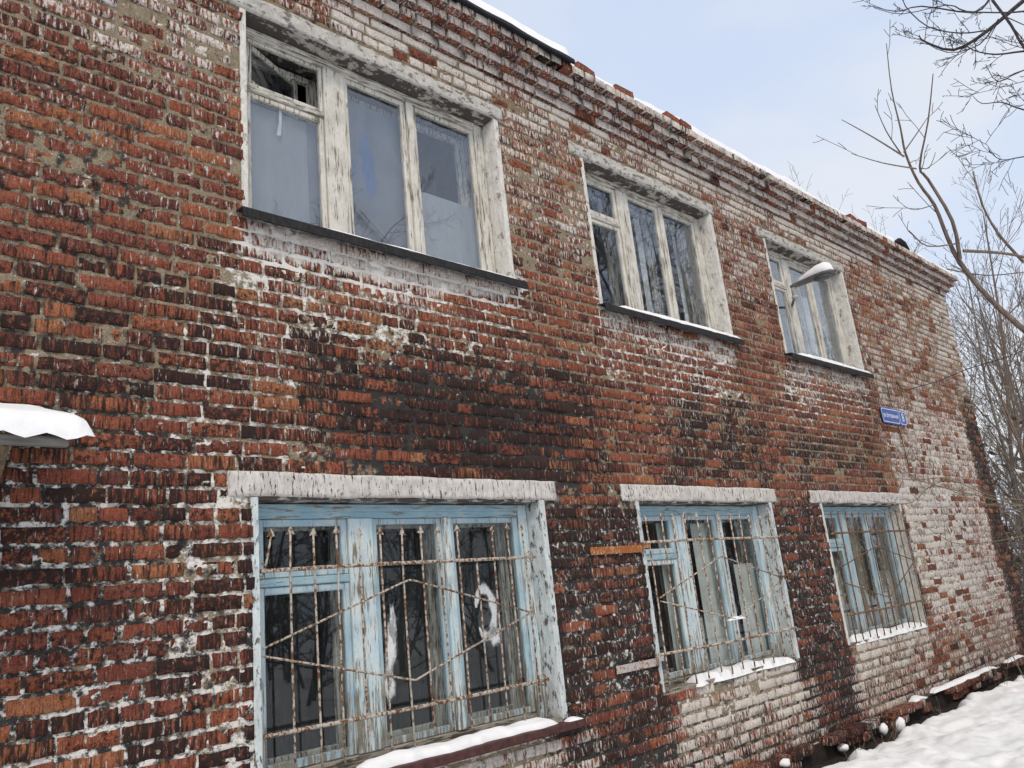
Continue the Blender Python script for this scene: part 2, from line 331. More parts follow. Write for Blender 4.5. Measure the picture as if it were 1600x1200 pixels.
# ------------------------------------------------------------------ the brick building
YW = 4.0; X0, X1 = -1.6, 14.2; ZB = -1.50; PITCH_Z = .0885; ZS = 4.155   # wall face, ends, base, course, underside of the cornice
UP = [(1.890, 4.030), (5.050, 7.100), (8.195, 10.200)]; LO = [(1.915, 4.080), (5.150, 7.240), (8.285, 10.375)]
ZU = (2.320, 3.740); ZL = (-.790, .662)
UL = [(1.74, 4.10), (4.90, 7.16), (8.06, 10.26)]; LL = [(1.773, 4.226), (4.973, 7.361), (8.076, 10.504)]
HOLES = [(a, b, *ZU) for a, b in UP]+[(a, b, *ZL) for a, b in LO]+[(a, b, 3.740, 3.862) for a, b in UL]+[(a, b, .662, .800) for a, b in LL]
building = empty('brick_building', (6.3, 4.0, -1.7))
tag(building, 'long two-storey derelict brick building with peeling paint and blue and white windows', 'building')

def sbox(x, z, x0, x1, z0, z1, sx=.2, sz=.2):
    return sstep(x0-sx, x0+sx, x)*sstep(x1+sx, x1-sx, x)*sstep(z0-sz, z0+sz, z)*sstep(z1+sz, z1-sz, z)
def stains(x, z):
    """limewash and soot left on the wall: white/black on bricks, white/black on mortar, hue shift"""
    wx = x+.35*(fbm(x*1.3, z*1.3, 3)-.5); wz = z+.45*(fbm(x*1.3, z*1.3, 9)-.5)
    n = fbm(x*1.6, z*1.6, 21); m = fbm(x*3.5, z*3.5, 33)
    W = np.full_like(x, .20); B = np.full_like(x, .36); WM = np.full_like(x, .16); BM = np.full_like(x, .14); H = np.zeros_like(x)
    def mx(A, v): return np.maximum(A, v)
    # whites
    W = mx(W, .46*sbox(wx, wz, -3, 2.0, 3.0, 5.5, .3, .35)); W = mx(W, .78*sbox(wx, wz, 2.2, 4.3, 3.78, 5.5, .6, .1)); W = mx(W, .86*sbox(wx, wz, 4.0, 16, 4.02, 5.5, .6, .10)*(.70+.5*n)); W = mx(W, .52*sbox(wx, wz, 4.0, 16, 3.74, 4.1, .6, .1)*(.5+n))
    W = mx(W, .42*sbox(wx, wz, 4.0, 5.1, 2.3, 3.9, .1, .5)); W = mx(W, .44*sbox(wx, wz, 7.0, 8.3, 2.6, 3.9, .1, .5))
    for i_, (a, b) in enumerate(UP):
        W = mx(W, (.74, .56, .50)[i_]*sbox(wx, wz, a-.05, b+.02, 2.08, 2.36, .10, .09)); WM = mx(WM, (.82, .62, .56)[i_]*sbox(wx, wz, a-.1, b+.05, 1.98, 2.36, .12, .14))
        W = mx(W, .30*sbox(wx, wz, a-.1, b, 1.7, 2.3, .3, .3)); WM = mx(WM, .45*sbox(wx, wz, a-.3, b+.1, 1.5, 2.2, .3, .3))
    for i, (a, b) in enumerate(LO):
        W = mx(W, (.84 if i < 2 else .66)*sbox(wx, wz, a+.12, b-.02, -1.22, -.70, .07, .16)); W = mx(W, .50*sbox(wx, wz, a-.1, b+.3, -1.75, -.9, .15, .2))
        WM = mx(WM, .30*sbox(wx, wz, a, b, -1.3, -.7, .1, .2)); BM = mx(BM, .40*sbox(wx, wz, a-.2, b+.4, -1.8, -.95, .15, .15))
    W = mx(W, .77*sbox(wx, wz, 10.40, 12.7, -.75, 1.15, .10, .45)); W = mx(W, .54*sbox(wx, wz, 10.5, 13.9, -1.0, 2.2, .25, .5))
    W = mx(W, .50*sbox(wx, wz, 10.2, 14.5, 1.0, 4.0, .3, .5)*(.4+1.0*n)); W = mx(W, .66*sbox(wx, wz, 13.0, 14.6, 2.6, 4.4, .4, .4))
    W = mx(W, .46*sbox(wx, wz, 10.3, 14.5, -1.8, -.7, .2, .2)); WM = mx(WM, .52*sbox(wx, wz, 10.45, 13.8, -1.0, 2.2, .15, .5))
    # soot
    B = mx(B, .86*sbox(wx, wz, 2.35, 4.75, .72, 1.72, .75, .55)); B = mx(B, .50*sbox(wx, wz, 1.9, 5.3, .7, 2.0, .6, .3)); BM = mx(BM, .94*sbox(wx, wz, 2.2, 4.9, .66, 1.68, .6, .4))
    B = mx(B, .52*sbox(wx, wz, -3, 2.1, -2, 2.15, .3, .45)); BM = mx(BM, .74*sbox(wx, wz, -3, 1.75, -2, 1.35, .4, .5)); BM = mx(BM, .42*sbox(wx, wz, -3, 1.5, 1.2, 2.9, .3, .4))
    WM = mx(WM, .46*sbox(wx, wz, -3, 2.05, -2, 1.1, .2, .4)*(.6+.8*m)); WM = mx(WM, .42*sbox(wx, wz, 1.35, 2.3, .2, 1.9, .25, .4))
    for a, b, v in ((4.05, 5.2, .66), (7.2, 8.36, .66)):
        B = mx(B, v*sbox(wx, wz, a, b, -2, .85, .08, .2)); BM = mx(BM, .84*sbox(wx, wz, a-.05, b+.05, -2, .75, .1, .25)); WM = mx(WM, .30*sbox(wx, wz, a, b, -.9, .8, .1, .2))
    B = mx(B, .58*sbox(wx, wz, 5.4, 7.6, .75, 1.75, .4, .25)*(.55+.9*n)); BM = mx(BM, .52*sbox(wx, wz, 5.0, 8.0, .7, 1.6, .4, .3))
    B = mx(B, .50*sbox(wx, wz, 7.6, 10.3, .75, 1.6, .4, .3)*(.5+n)); B = mx(B, .32*sbox(wx, wz, 4.2, 9.5, .6, 2.1, .5, .3))
    B = mx(B, .74*sbox(wx, wz, 13.55, 14.5, -1.6, 2.5, .10, .5)); BM = mx(BM, .7*sbox(wx, wz, 13.5, 14.5, -1.6, 2.5, .1, .5))
    for (a, b) in LO:                                     # tar runs along the reveals
        for e, s_ in ((a, -1), (b, 1)):
            q = sbox(x, wz, min(e, e+s_*.075), max(e, e+s_*.075), -.9, .62, .025, .2); B = mx(B, .85*q); BM = mx(BM, .9*q); W = W*(1-.6*q)
    B = mx(B, .44*sbox(wx, wz, 10.3, 14, -1.8, -1.25, .3, .15)); BM = mx(BM, .6*sbox(wx, wz, 4, 14.5, -1.9, -1.3, .3, .2))
    wkill = np.maximum(.85*sbox(wx, wz, 2.4, 4.9, .72, 1.55, .6, .4), .7*sbox(wx, wz, 13.55, 14.5, -1.6, 2.3, .1, .5)); W = W*(1-wkill); WM = WM*(1-.68*wkill)
    W = W*(1-.55*sbox(wx, wz, -3, 1.8, -2, 1.9, .2, .4))
    H0 = -.07*sbox(wx, wz, -3, 2, -2, 5, .4, .4)
    H = H0+.22*sbox(wx, wz, 10.3, 14.4, .9, 4.0, .3, .5)-.10*sbox(wx, wz, 7, 8.4, -1.7, 2.8, .2, .5)+.10*sbox(wx, wz, 2, 3.2, 1.5, 2.1, .4, .3)-.10*sbox(wx, wz, 4, 9, 3.8, 5, .4, .1)
    H = H+.16*(n-.5); W = W*(.72+.56*m); B = B*(.70+.60*n); WM = WM*(.72+.56*n); BM = BM*(.80+.4*m)
    MH = np.clip(sstep(3.4, 4.2, z)*.9+.2*n, 0, 1)
    return W, B, WM, BM, H, MH

# --- mortar bed: one uneven sheet with the openings left out
def grid_lines(lo, hi, step, marks):
    ms = sorted({round(q, 4) for q in [lo, hi, *marks] if lo <= q <= hi}); out = [ms[0]]
    for a, b in zip(ms, ms[1:]):
        k = max(1, int(round((b-a)/step))); out += [a+(b-a)*(i+1)/k for i in range(k)]
    return np.array(out)
gx = np.concatenate([grid_lines(X0, 6.0, .015, [h[i] for h in HOLES for i in (0, 1)])[:-1], grid_lines(6.0, X1, .028, [h[i] for h in HOLES for i in (0, 1)])])
gz = grid_lines(-1.75, 4.42, .015, [h[i] for h in HOLES for i in (2, 3)])
GX, GZ = np.meshgrid(gx, gz, indexing='ij')
W_, B_, WM_, BM_, H_, MH_ = stains(GX.ravel(), GZ.ravel())
dy = np.maximum(0, .0100-.026*(fbm(GX*24, GZ*30, 5, 3)-.47)-.003*WM_.reshape(GX.shape))
dy = dy-.0022*(sbox(GX, GZ, -3, 2, 2.2, 4.2, .3, .4)+.7*sbox(GX, GZ, 4, 5.1, 2.2, 4.2, .1, .4)); dy = np.maximum(dy, -.0005)
V = np.stack([GX, YW+dy, GZ], -1).reshape(-1, 3)
nx_, nz_ = GX.shape; I = np.arange(nx_*nz_).reshape(nx_, nz_)
Fq = np.stack([I[:-1, :-1], I[1:, :-1], I[1:, 1:], I[:-1, 1:]], -1).reshape(-1, 4)
cx = ((GX[:-1, :-1]+GX[1:, 1:])/2).ravel(); cz = ((GZ[:-1, :-1]+GZ[1:, 1:])/2).ravel(); keep = np.ones(len(cx), bool)
for a, b, c, d in HOLES: keep &= ~((cx > a) & (cx < b) & (cz > c) & (cz < d))
wall = obj('wall', V, Fq[keep], MAT['mortar'], building, origin=(6.3, 4.0, -1.7), smooth=True, st=np.stack([WM_, BM_, MH_, np.ones_like(MH_)], -1))

# --- bricks: courses of stretchers with header courses between, cut round the openings
BR = []                                                  # x0, x1, z0, z1, y front, back depth
def course(z0, z1, header, shift, x0=X0, x1=X1, y=YW, back=.06, holes=HOLES, joint=.013):
    cuts = []; x = x0-shift
    while x < x1:
        L = (.120 if header else .250)
        if not header and random.random() < .16: L = .120
        elif header and random.random() < .10: L = .250
        L *= random.uniform(.95, 1.05); cuts.append((x, x+L)); x += L+joint*random.uniform(.7, 1.7)
    for a, b in cuts:
        a = max(a, x0); b = min(b, x1)
        segs = [(a, b, z0, z1)]
        for (ha, hb, hc, hd) in holes:
            ns = []
            for (p, q, r_, s_) in segs:
                if q <= ha or p >= hb or s_ <= hc or r_ >= hd: ns.append((p, q, r_, s_)); continue
                zc = (r_+s_)/2
                if r_ < hc and hc-r_ > .03 and (s_-hc) < (s_-r_)*.75: ns.append((p, q, r_, hc-.004)); continue
                if s_ > hd and s_-hd > .03 and (hd-r_) < (s_-r_)*.75: ns.append((p, q, hd+.004, s_)); continue
                if p < ha-.03: ns.append((p, ha-.006, r_, s_))
                if q > hb+.03: ns.append((hb+.006, q, r_, s_))
            segs = ns
        for (p, q, r_, s_) in segs:
            if q-p > .03: BR.append((p, q, r_, s_, y+random.gauss(0, .0028)+(random.random() < .05)*random.uniform(.004, .012), back))
row = 0; z = ZS-PITCH_Z
while z > ZB-.12:
    zz = z+.0115; header = (row % 4 == 2) or (row % 7 == 5)
    course(zz, zz+.0660+random.uniform(-.0035, .0035), header, (row % 2)*.13+random.uniform(0, .05))
    row += 1; z -= PITCH_Z
NWALL = len(BR)
course(ZS, ZS+.078, False, .05, y=YW-.022, back=.10, holes=[], joint=.010)          # cornice: a stretcher course, then three stepped header courses
for k, p in enumerate((.075, .142, .205)):
    course(ZS+.088+k*.0865, ZS+.088+k*.0865+.074, True, .03+k*.06, x1=X1+.02+p, y=YW-p, back=.16, holes=[], joint=.019)
BR = np.array(BR); N = len(BR)
def brick_verts(b, nu, nv, soft=1.0):
    n = len(b); x0, x1, z0, z1, y, back = b.T
    tu = np.concatenate([[0, 0], np.linspace(0, 1, nu-2)[1:-1] if nu > 6 else [], [1, 1]]) if False else None
    inu = nu-4; inv = nv-4
    def axis(lo, hi, cnt, icnt):
        L = hi-lo; ins = np.minimum(.005*soft, L*.15)
        cols = [lo, lo]+[lo+ins+(L-2*ins)*(i/(icnt-1)) for i in range(icnt)]+[hi, hi]; return np.stack(cols, 1)
    AX = axis(x0, x1, nu, inu); AZ = axis(z0, z1, nv, inv)
    P = np.zeros((n, nu, nv, 3)); P[..., 0] = AX[:, :, None]; P[..., 2] = AZ[:, None, :]
    depth = np.zeros((n, nu, nv)); e = rng.uniform(.002, .0065, (n, nu, nv))*soft
    depth[:, 1, :] = e[:, 1, :]; depth[:, -2, :] = e[:, -2, :]; depth[:, :, 1] = np.maximum(depth[:, :, 1], e[:, :, 1]); depth[:, :, -2] = np.maximum(depth[:, :, -2], e[:, :, -2])
    depth += rng.normal(0, .0010, (n, nu, nv)); tilt = rng.normal(0, .010, (n, 1, 1)); depth += tilt*(P[..., 0]-AX.mean(1)[:, None, None])
    j = rng.normal(0, .0027*(.4+.6*soft), (n, nu, nv, 2)); j[:, 0] = j[:, 1]; j[:, -1] = j[:, -2]; j[:, :, 0] = j[:, :, 1]; j[:, :, -1] = j[:, :, -2]
    chip = rng.random((n, 2, 2)) < .28; cs = rng.uniform(.006, .018, (n, 2, 2))*soft
    for a in (0, 1):
        for c in (0, 1):
            iu = 1 if a == 0 else nu-2; iv = 1 if c == 0 else nv-2; depth[:, iu, iv] += chip[:, a, c]*cs[:, a, c]
    for q in (0, -1): depth[:, q, :] = back[:, None]; depth[:, :, q] = back[:, None]
    P[..., 0] += j[..., 0]; P[..., 2] += j[..., 1]; P[..., 1] = y[:, None, None]+depth
    wav = .008*(fbm(P[..., 0]*.9, P[..., 2]*0+row_seed(z0)[:, None, None], 40, 2)-.5); P[..., 2] += wav
    return P
def row_seed(z0): return np.round(z0/PITCH_Z)*3.17
def brick_faces(nu, nv):
    I = np.arange(nu*nv).reshape(nu, nv); F = []
    for i in range(nu-1):
        for k in range(nv-1):
            if (i in (0, nu-2)) and (k in (0, nv-2)): continue
            F.append((I[i, k], I[i+1, k], I[i+1, k+1], I[i, k+1]))
    return np.array(F)
def brick_st(b, P):
    n = len(b); hue = np.where(rng.random(n) < .085, rng.uniform(.80, .97, n), np.clip(rng.normal(.48, .17, n), 0, .78))
    W, B, _, _, H, _ = stains(P[..., 0].ravel(), P[..., 2].ravel()); sh = P.shape[:3]
    W = W.reshape(sh); B = B.reshape(sh); H = H.reshape(sh)
    kw = rng.normal(1, .20, n)[:, None, None]; kb = rng.normal(1, .26, n)[:, None, None]
    bare = (rng.random(n) < np.where((b[:, 0] > 10.3) & (b[:, 2] < 3.9), .17, .045))[:, None, None]; W = np.where(bare, W*.15, W)*kw; B = B*kb*np.where(hue > .8, .72, 1)[:, None, None]
    h = np.clip(hue[:, None, None]+H, 0, 1)+np.zeros(sh)
    return np.stack([np.clip(W, 0, .97), np.clip(B, 0, .80), h, np.zeros(sh)+rng.random(n)[:, None, None]], -1)
# size of every brick in the picture, to pick those that stand as parts of their own
ctr = np.stack([(BR[:, 0]+BR[:, 1])/2, BR[:, 4], (BR[:, 2]+BR[:, 3])/2], -1); FWD = np.array(fw); RT = np.array(rt); UPV = np.array(up)
dep = ctr@FWD; uu = 800+F_PX*(ctr@RT)/dep; vv = 600-F_PX*(ctr@UPV)/dep
ang = np.abs(ctr[:, 1]/np.linalg.norm(ctr, axis=1)); area = (BR[:, 1]-BR[:, 0])*(BR[:, 3]-BR[:, 2])*ang/dep**2
area[(uu < 8) | (uu > 1592) | (vv < 4) | (vv > 1196)] = 0
idx = np.arange(N); wsel = idx[:NWALL][np.argsort(-area[:NWALL])][:300]; csel = NWALL+np.argsort(-area[NWALL:])[:160]
single = np.zeros(N, bool); single[wsel] = True; single[csel] = True
cornice = empty('cornice', (6.3, 3.9, ZS), building)
def bricks_as_one(sel, nu, nv, name, parent, soft=1.0):
    b = BR[sel]
    if len(b) == 0: return
    P = brick_verts(b, nu, nv, soft); S = brick_st(b, P); F = brick_faces(nu, nv); n = nu*nv
    if soft < 1: S[:, :, :2, 0] *= .42  # cornice undersides: whitewash peeled thinner, with shade put into the colour
    FF = (F[None]+(np.arange(len(b))*n)[:, None, None]).reshape(-1, 4)
    o = obj(name, P.reshape(-1, 3), FF, MAT['brick'], parent, origin=tuple(WL[parent]), smooth=soft == 1, st=S.reshape(-1, 4)); tag(o, kind='stuff'); return o
def bricks_single(sel, nu, nv, name, parent, soft=1.0):
    b = BR[sel]; P = brick_verts(b, nu, nv, soft); S = brick_st(b, P); F = brick_faces(nu, nv)
    if soft < 1: S[:, :, :2, 0] *= .42  # less paint on the undersides, also painting in shade below the fronts
    for i in range(len(b)): obj(name, P[i].reshape(-1, 3), F, MAT['brick'], parent, smooth=soft == 1, st=S[i].reshape(-1, 4))
isw = idx < NWALL; near = BR[:, 0] < 7
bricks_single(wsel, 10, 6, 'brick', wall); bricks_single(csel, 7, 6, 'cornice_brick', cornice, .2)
bricks_as_one(isw & ~single, 9, 6, 'brick', wall)
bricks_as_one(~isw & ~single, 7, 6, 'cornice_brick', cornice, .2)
# --- core of the building behind the face: ends, back, floors, roof
m = MB(); m.box(X0-.25, X0, YW+.02, 12, -1.75, 4.42); obj('end_wall', m.v, m.f, MAT['mortar'], building)
m = MB(); m.box(X1-.38, X1-.004, YW+.05, 12, -1.75, 4.42); obj('end_wall', m.v, m.f, MAT['mortar'], building)
m = MB(); m.box(X0, X1, 11.7, 12, -1.75, 4.42); obj('back_wall', m.v, m.f, MAT['inner'], building)
m = MB(); m.box(X0, X1-.4, YW+.5, 11.7, 1.15, 1.5); obj('floor_slab', m.v, m.f, MAT['inner'], building)
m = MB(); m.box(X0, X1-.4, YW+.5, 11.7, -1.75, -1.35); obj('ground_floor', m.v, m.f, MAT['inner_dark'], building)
m = MB(); m.box(X0, X1, YW+.03, 12, 4.425, 4.50); roof = obj('roof', m.v, m.f, MAT['felt'], building)
for a in (4.6, 7.7):
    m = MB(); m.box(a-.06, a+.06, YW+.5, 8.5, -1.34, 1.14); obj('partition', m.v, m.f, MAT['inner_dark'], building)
    m = MB(); m.box(a-.06, a+.06, YW+.5, 8.5, 1.51, 4.42); obj('partition', m.v, m.f, MAT['inner'], building)
m = MB(); m.box(X0, X1-.4, 8.5, 8.6, 1.51, 4.42); obj('partition', m.v, m.f, MAT['inner'], building)
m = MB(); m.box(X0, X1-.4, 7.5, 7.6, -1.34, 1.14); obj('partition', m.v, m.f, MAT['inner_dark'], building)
# inner leaf of the wall, with the openings, so that rooms are closed
m = MB(); zs = [-1.75, ZL[0]-.01, ZL[1]+.01, ZU[0]-.01, ZU[1]+.01, 4.42]
for i, (za, zb) in enumerate(zip(zs, zs[1:])):
    gaps = LO if i == 1 else UP if i == 3 else []
    x = X0
    for a, b in gaps: m.box(x, a-.01, YW+.05, YW+.5, za, zb); x = b+.01
    m.box(x, X1-.4, YW+.05, YW+.5, za, zb)
obj('inner_leaf', m.v, m.f, MAT['inner'], building)

# ------------------------------------------------------------------ windows
def rough_box(x0, x1, y0, y1, z0, z1, amp, sx, sz, seed):   # concrete block with an uneven face
    xs = np.linspace(x0, x1, sx); zs_ = np.linspace(z0, z1, sz); A, Bz = np.meshgrid(xs, zs_, indexing='ij')
    V = []; F = []
    y = y0+amp*(fbm(A*9, Bz*14, seed)-.5); edge = np.minimum(np.minimum(A-x0, x1-A), np.minimum(Bz-z0, z1-Bz)); y = y+.006*np.exp(-edge/.006)
    zz = Bz+amp*.9*(fbm(A*6, Bz*3+7, seed+3)-.5)
    V = np.stack([A, y, zz], -1).reshape(-1, 3).tolist(); I = np.arange(sx*sz).reshape(sx, sz)
    for i in range(sx-1):
        for k in range(sz-1): F.append((I[i, k], I[i+1, k], I[i+1, k+1], I[i, k+1]))
    n0 = len(V); per = [I[i, 0] for i in range(sx)]+[I[sx-1, k] for k in range(1, sz)]+[I[i, sz-1] for i in range(sx-2, -1, -1)]+[I[0, k] for k in range(sz-2, 0, -1)]
    for q in per: V.append((V[q][0], y1, V[q][2]))
    L = len(per)
    for i in range(L): F.append((per[(i+1) % L], per[i], n0+i, n0+(i+1) % L))
    return V, F
def ring(m, x0, x1, z0, z1, y0, y1, wl, wr, wb, wt, b=.005):
    m.box(x0, x0+wl, y0, y1, z0, z1, b); m.box(x1-wr, x1, y0, y1, z0, z1, b)
    m.box(x0+wl-.001, x1-wr+.001, y0+.002, y1, z0, z0+wb, b); m.box(x0+wl-.001, x1-wr+.001, y0+.002, y1, z1-wt, z1, b)
def snow_strip(x0, x1, yb, yf, z, h, seed, name, label, parent=None, cat='snow', nx=60, ny=9, tilt=0.0, ragged=.35, group=None, lip=False):
    xs = np.linspace(x0, x1, nx); t = np.linspace(0, 1, ny); A, T = np.meshgrid(xs, t, indexing='ij')
    rag = 1-ragged*fbm(A*5, A*0+seed, seed, 3); yy = yb+(yf-yb)*T*rag
    en = np.clip(np.minimum(A-x0, x1-A)/.10, 0, 1)**.5
    prof = np.sqrt(np.clip(1-(np.abs(T-.35)/.66)**2.6, 0, 1)); prof = np.clip((1-T)/.10, 0, 1)**.5*np.clip(T/.1, 0, 1) if lip else prof
    hh = h*(.45+.9*fbm(A*4, T*2, seed+2, 3))*prof*en
    hh[:, -1] = -.004; hh[:, 0] = -.004; hh[0] = -.004; hh[-1] = -.004
    zz = z+hh+tilt*(yy-yb); V = np.stack([A, yy, zz], -1).reshape(-1, 3); I = np.arange(nx*ny).reshape(nx, ny)
    F = np.stack([I[:-1, :-1], I[:-1, 1:], I[1:, 1:], I[1:, :-1]], -1).reshape(-1, 4)
    o = obj(name, V, F, MAT['snow'], parent, smooth=True)
    if parent is None: tag(o, label, cat, group)
    return o
YF = 4.13
def curtain(wn, x0, x1, z0, z1, y, amp=.02, k=9, seed=0, mat='curtain'):
    m = MB()
    n = max(8, int((x1-x0)/.012)); xs = np.linspace(x0, x1, n); ph = seed*1.7
    yy = y+amp*np.sin((xs-x0)*2*math.pi*k+ph+2*np.sin((xs-x0)*5+ph)); V = []; F = []
    for i in range(n): V += [(xs[i], yy[i], z0), (xs[i]+.01*math.sin(i*.7), yy[i]*1.0+.006*math.sin(i), z1)]
    for i in range(n-1): F.append((2*i, 2*i+2, 2*i+3, 2*i+1))
    m.add(V, F); m.build('curtain', MAT[mat], wn, True)
def feather(name, cx, y, cz, rx, rz, seed, lean, parent, mat, dens=1.0):    # a patch of sprayed paint that thins out at its rim
    V = [(cx, y, cz)]; F = []; st = [(dens, 0, 0, 1)]; n = 28
    for j, (k, al) in enumerate(((.45, .95), (.75, .55), (1.0, 0.0))):
        for i in range(n):
            t = 2*math.pi*i/n; w_ = 1+.18*math.sin(3*t+seed)+.12*math.sin(7*t+2*seed); V.append((cx+k*(rx*math.cos(t)*w_+lean*math.sin(t)), y, cz+k*rz*math.sin(t)*(1+.12*math.sin(5*t+seed)))); st.append((al*dens, 0, 0, 1))
    for i in range(n):
        F.append((0, 1+i, 1+(i+1) % n))
        for j in (0, 1): F.append((1+j*n+i, 1+(j+1)*n+i, 1+(j+1)*n+(i+1) % n, 1+j*n+(i+1) % n))
    return obj(name, V, F, MAT[mat], parent, st=st)
def make_window(i, upper):
    a, b = (UP if upper else LO)[i]; z0, z1 = ZU if upper else ZL
    wn = empty('window', ((a+b)/2, YF, z0), building)
    P = (MAT['wood_white'], MAT['wood_white_h']) if upper else (MAT['wood_blue'], MAT['wood_blue_h'])
    gl = MAT['glass_up'] if upper else MAT['glass_low']
    sides = MAT['wood_white'] if upper else (MAT['wood_bluewhite'] if i < 2 else MAT['wood_blue'])
    # reveal: plastered cheeks and soffit
    m = MB(); rv = MAT['reveal_white'] if upper or i == 2 else MAT['reveal_blue']
    V, F = rough_box(0, .46, 0, .055, z0, z1, .010, 14, 44, i*7+upper)
    V = [(b-.0+q[1]-.045, YW-.003+q[0], q[2]) for q in V]; m.add(V, F); m.build('reveal', rv, wn)
    m = MB(); m.box(a-.02, a+.022, YW-.002, YW+.46, z0, z1, .004); m.build('reveal', rv, wn)
    m = MB(); m.box(a+.022, b-.045, YW+.01, YW+.46, z1-.012, z1+.03); m.build('soffit', MAT['soffit'], wn)
    m = MB(); m.box(a, b, YW+.006, YW+.46, z0-.05, z0+.012); m.build('sill_bed', MAT['wood_grey'] if not upper else MAT['lintel_up'], wn)
    # frame
    fl, fr = a+.022, b-.050; fb, ft = z0+.012, z1-.014; W = fr-fl
    m = MB(); m.box(fl, fl+.052, YF, YF+.08, fb, ft, .005); m.build('jamb', sides, wn)
    m = MB(); m.box(fr-.085, fr, YF, YF+.08, fb, ft, .005); m.build('jamb', sides, wn)
    hb = .060 if upper else .085
    m = MB(); m.box(fl+.052, fr-.085, YF+.004, YF+.08, ft-hb, ft, .006); m.box(fl+.052, fr-.085, YF-.012, YF+.004, ft-hb*.55, ft-.004, .004); m.build('head_rail', P[1], wn)
    m = MB(); m.box(fl+.052, fr-.085, YF+.004, YF+.08, fb, fb+.045, .006); m.build('bottom_rail', MAT['wood_grey'] if not upper else P[1], wn)
    mu0, mu1 = fl+.605*W/2.04, fl+.768*W/2.04; po0, po1 = fl+1.292*W/2.04, fl+1.352*W/2.04
    zt, zb = ft-hb, fb+.045
    m = MB(); m.box(mu0, mu1, YF-.006, YF+.075, zb, zt, .006); m.build('mullion', sides, wn)
    m = MB(); m.box(po0, po1, YF-.010, YF+.07, zb, zt, .006); m.build('post', sides, wn)
    tr = zb+(zt-zb)*(.705 if upper else .735)
    def sash(x0, x1, c0, c1, y, s, mat, name='sash', pane=True, wr=None):
        m = MB(); ring(m, x0, x1, c0, c1, y, y+.042, s, wr or s, s*1.15, s); o = m.build(name, mat, wn)
        if pane:
            m = MB(); m.box(x0+s-.006, x1-(wr or s)+.006, y+.018, y+.0215, c0+s*1.15-.006, c1-s+.006); m.build('pane', gl, wn)
        return o
    y1 = YF+.012; s = .036 if upper else .040
    sm = P[0] if upper else MAT['wood_blue']
    m = MB(); m.box(fl+.052, mu0, YF+.004, YF+.062, tr-.022, tr+.022, .005); m.build('transom', P[1], wn)
    sash(fl+.054, mu0-.002, zb+.002, tr-.024, y1, s, sm if i != 1 or upper else MAT['wood_bluewhite'])
    if upper and i == 0:                                  # the little vent stands ajar, hinged on its left side
        m = MB(); x0, x1 = fl+.054, mu0-.002; ring(m, x0, x1, tr+.024, zt-.002, y1, y1+.03, .024, .024, .024, .024)
        m2 = MB(); ring(m2, 0, x1-x0-.05, tr+.050, zt-.028, 0, .034, .034, .034, .038, .034)
        an = R(24); vv_ = [(x0+.025+q[0]*math.cos(an), y1+.004+q[0]*math.sin(an)+q[1]*math.cos(an), q[2]) for q in m2.v]
        m.build('vent_frame', P[0], wn); obj('vent', vv_, m2.f, MAT['wood_inner'], wn)
        m3 = MB(); m3.box(.03, x1-x0-.08, .016, .019, tr+.085, zt-.060); obj('pane', [(x0+.025+q[0]*math.cos(an), y1+.004+q[0]*math.sin(an)+q[1]*math.cos(an), q[2]) for q in m3.v], m3.f, gl, wn)
    else: sash(fl+.054, mu0-.002, tr+.024, zt-.002, y1, s, sm, 'vent')
    sash(mu1+.002, po0-.002, zb+.002, zt-.002, y1, s*.9, sm, wr=s*1.1); sash(po1+.002, fr-.087, zb+.002, zt-.002, y1, s*.9, sm, wr=s*1.1)
    # second row of sashes further in
    yi = YF+.17; ms = MAT['wood_inner']
    for c0, c1 in ((mu0+.03, mu1-.01), (fl+.02, fl+.08), (fr-.09, fr-.02)):
        m = MB(); m.box(c0, c1, yi-.01, yi+.06, zb, zt, .005); m.build('inner_post', ms, wn)
    inner = [(fl+.08, mu0+.03), (mu1-.01, (po0+po1)/2), ((po0+po1)/2, fr-.09)]
    for x0, x1 in inner: sash(x0+.002, x1-.002, zb, zt, yi, .045, ms, 'inner_sash', pane=False)
    yc = yi+.06 if upper else YF+.115
    if upper and i == 0:
        m = MB(); m.box(fl+.09, mu0-.10, YF+.075, YF+.079, zb+.02, zt-.44); m.build('plastic_sheet', MAT['film'], wn)
        m = MB(); m.box(mu0-.095, mu0-.002, YF+.082, YF+.086, zb+.02, zt-.42); m.build('plastic_sheet', MAT['board'], wn)
        m = MB(); m.box(mu1+.0, po0+.01, YF+.105, YF+.111, zb+.02, zt-.10); m.build('board', MAT['board'], wn)
        m = MB(); m.box(po1+.0, fr-.09, YF+.078, YF+.082, zb+.02, zb+.62); m.build('plastic_sheet', MAT['film'], wn)
        m = MB(); m.tube([(mu1+.02, YF+.085, zb+.40), (po0-.04, YF+.085, zb+.02)], .016, 6); m.build('leaning_rod', MAT['lamp_grey'], wn); m = MB(); m.tube([(mu1+.02, YF+.075, zb+.36), (po0-.09, YF+.075, zb+.02)], .012, 6); m.build('leaning_rod', MAT['lamp_grey'], wn)
        # smear of blue paint on the board
        xs = mu1+.20; y = YF+.1045
        for cx_, cz_, rx, rz, sd_ in ((.022, .66, .075, .20, 1), (.045, .50, .070, .16, 3), (.0, .82, .045, .12, 5)): feather('blue_smear', xs+cx_, y-.0006*sd_, zb+.06+cz_, rx, rz, sd_, .02, wn, 'blue_spray', .52)
        m = MB(); m.tube([(xs-.10+.020*math.cos(t*.63), y-.001, zb+.64+.055*math.sin(t*.63)) for t in range(11)], .004, 4); m.build('blue_ring', MAT['blue_paint'], wn)
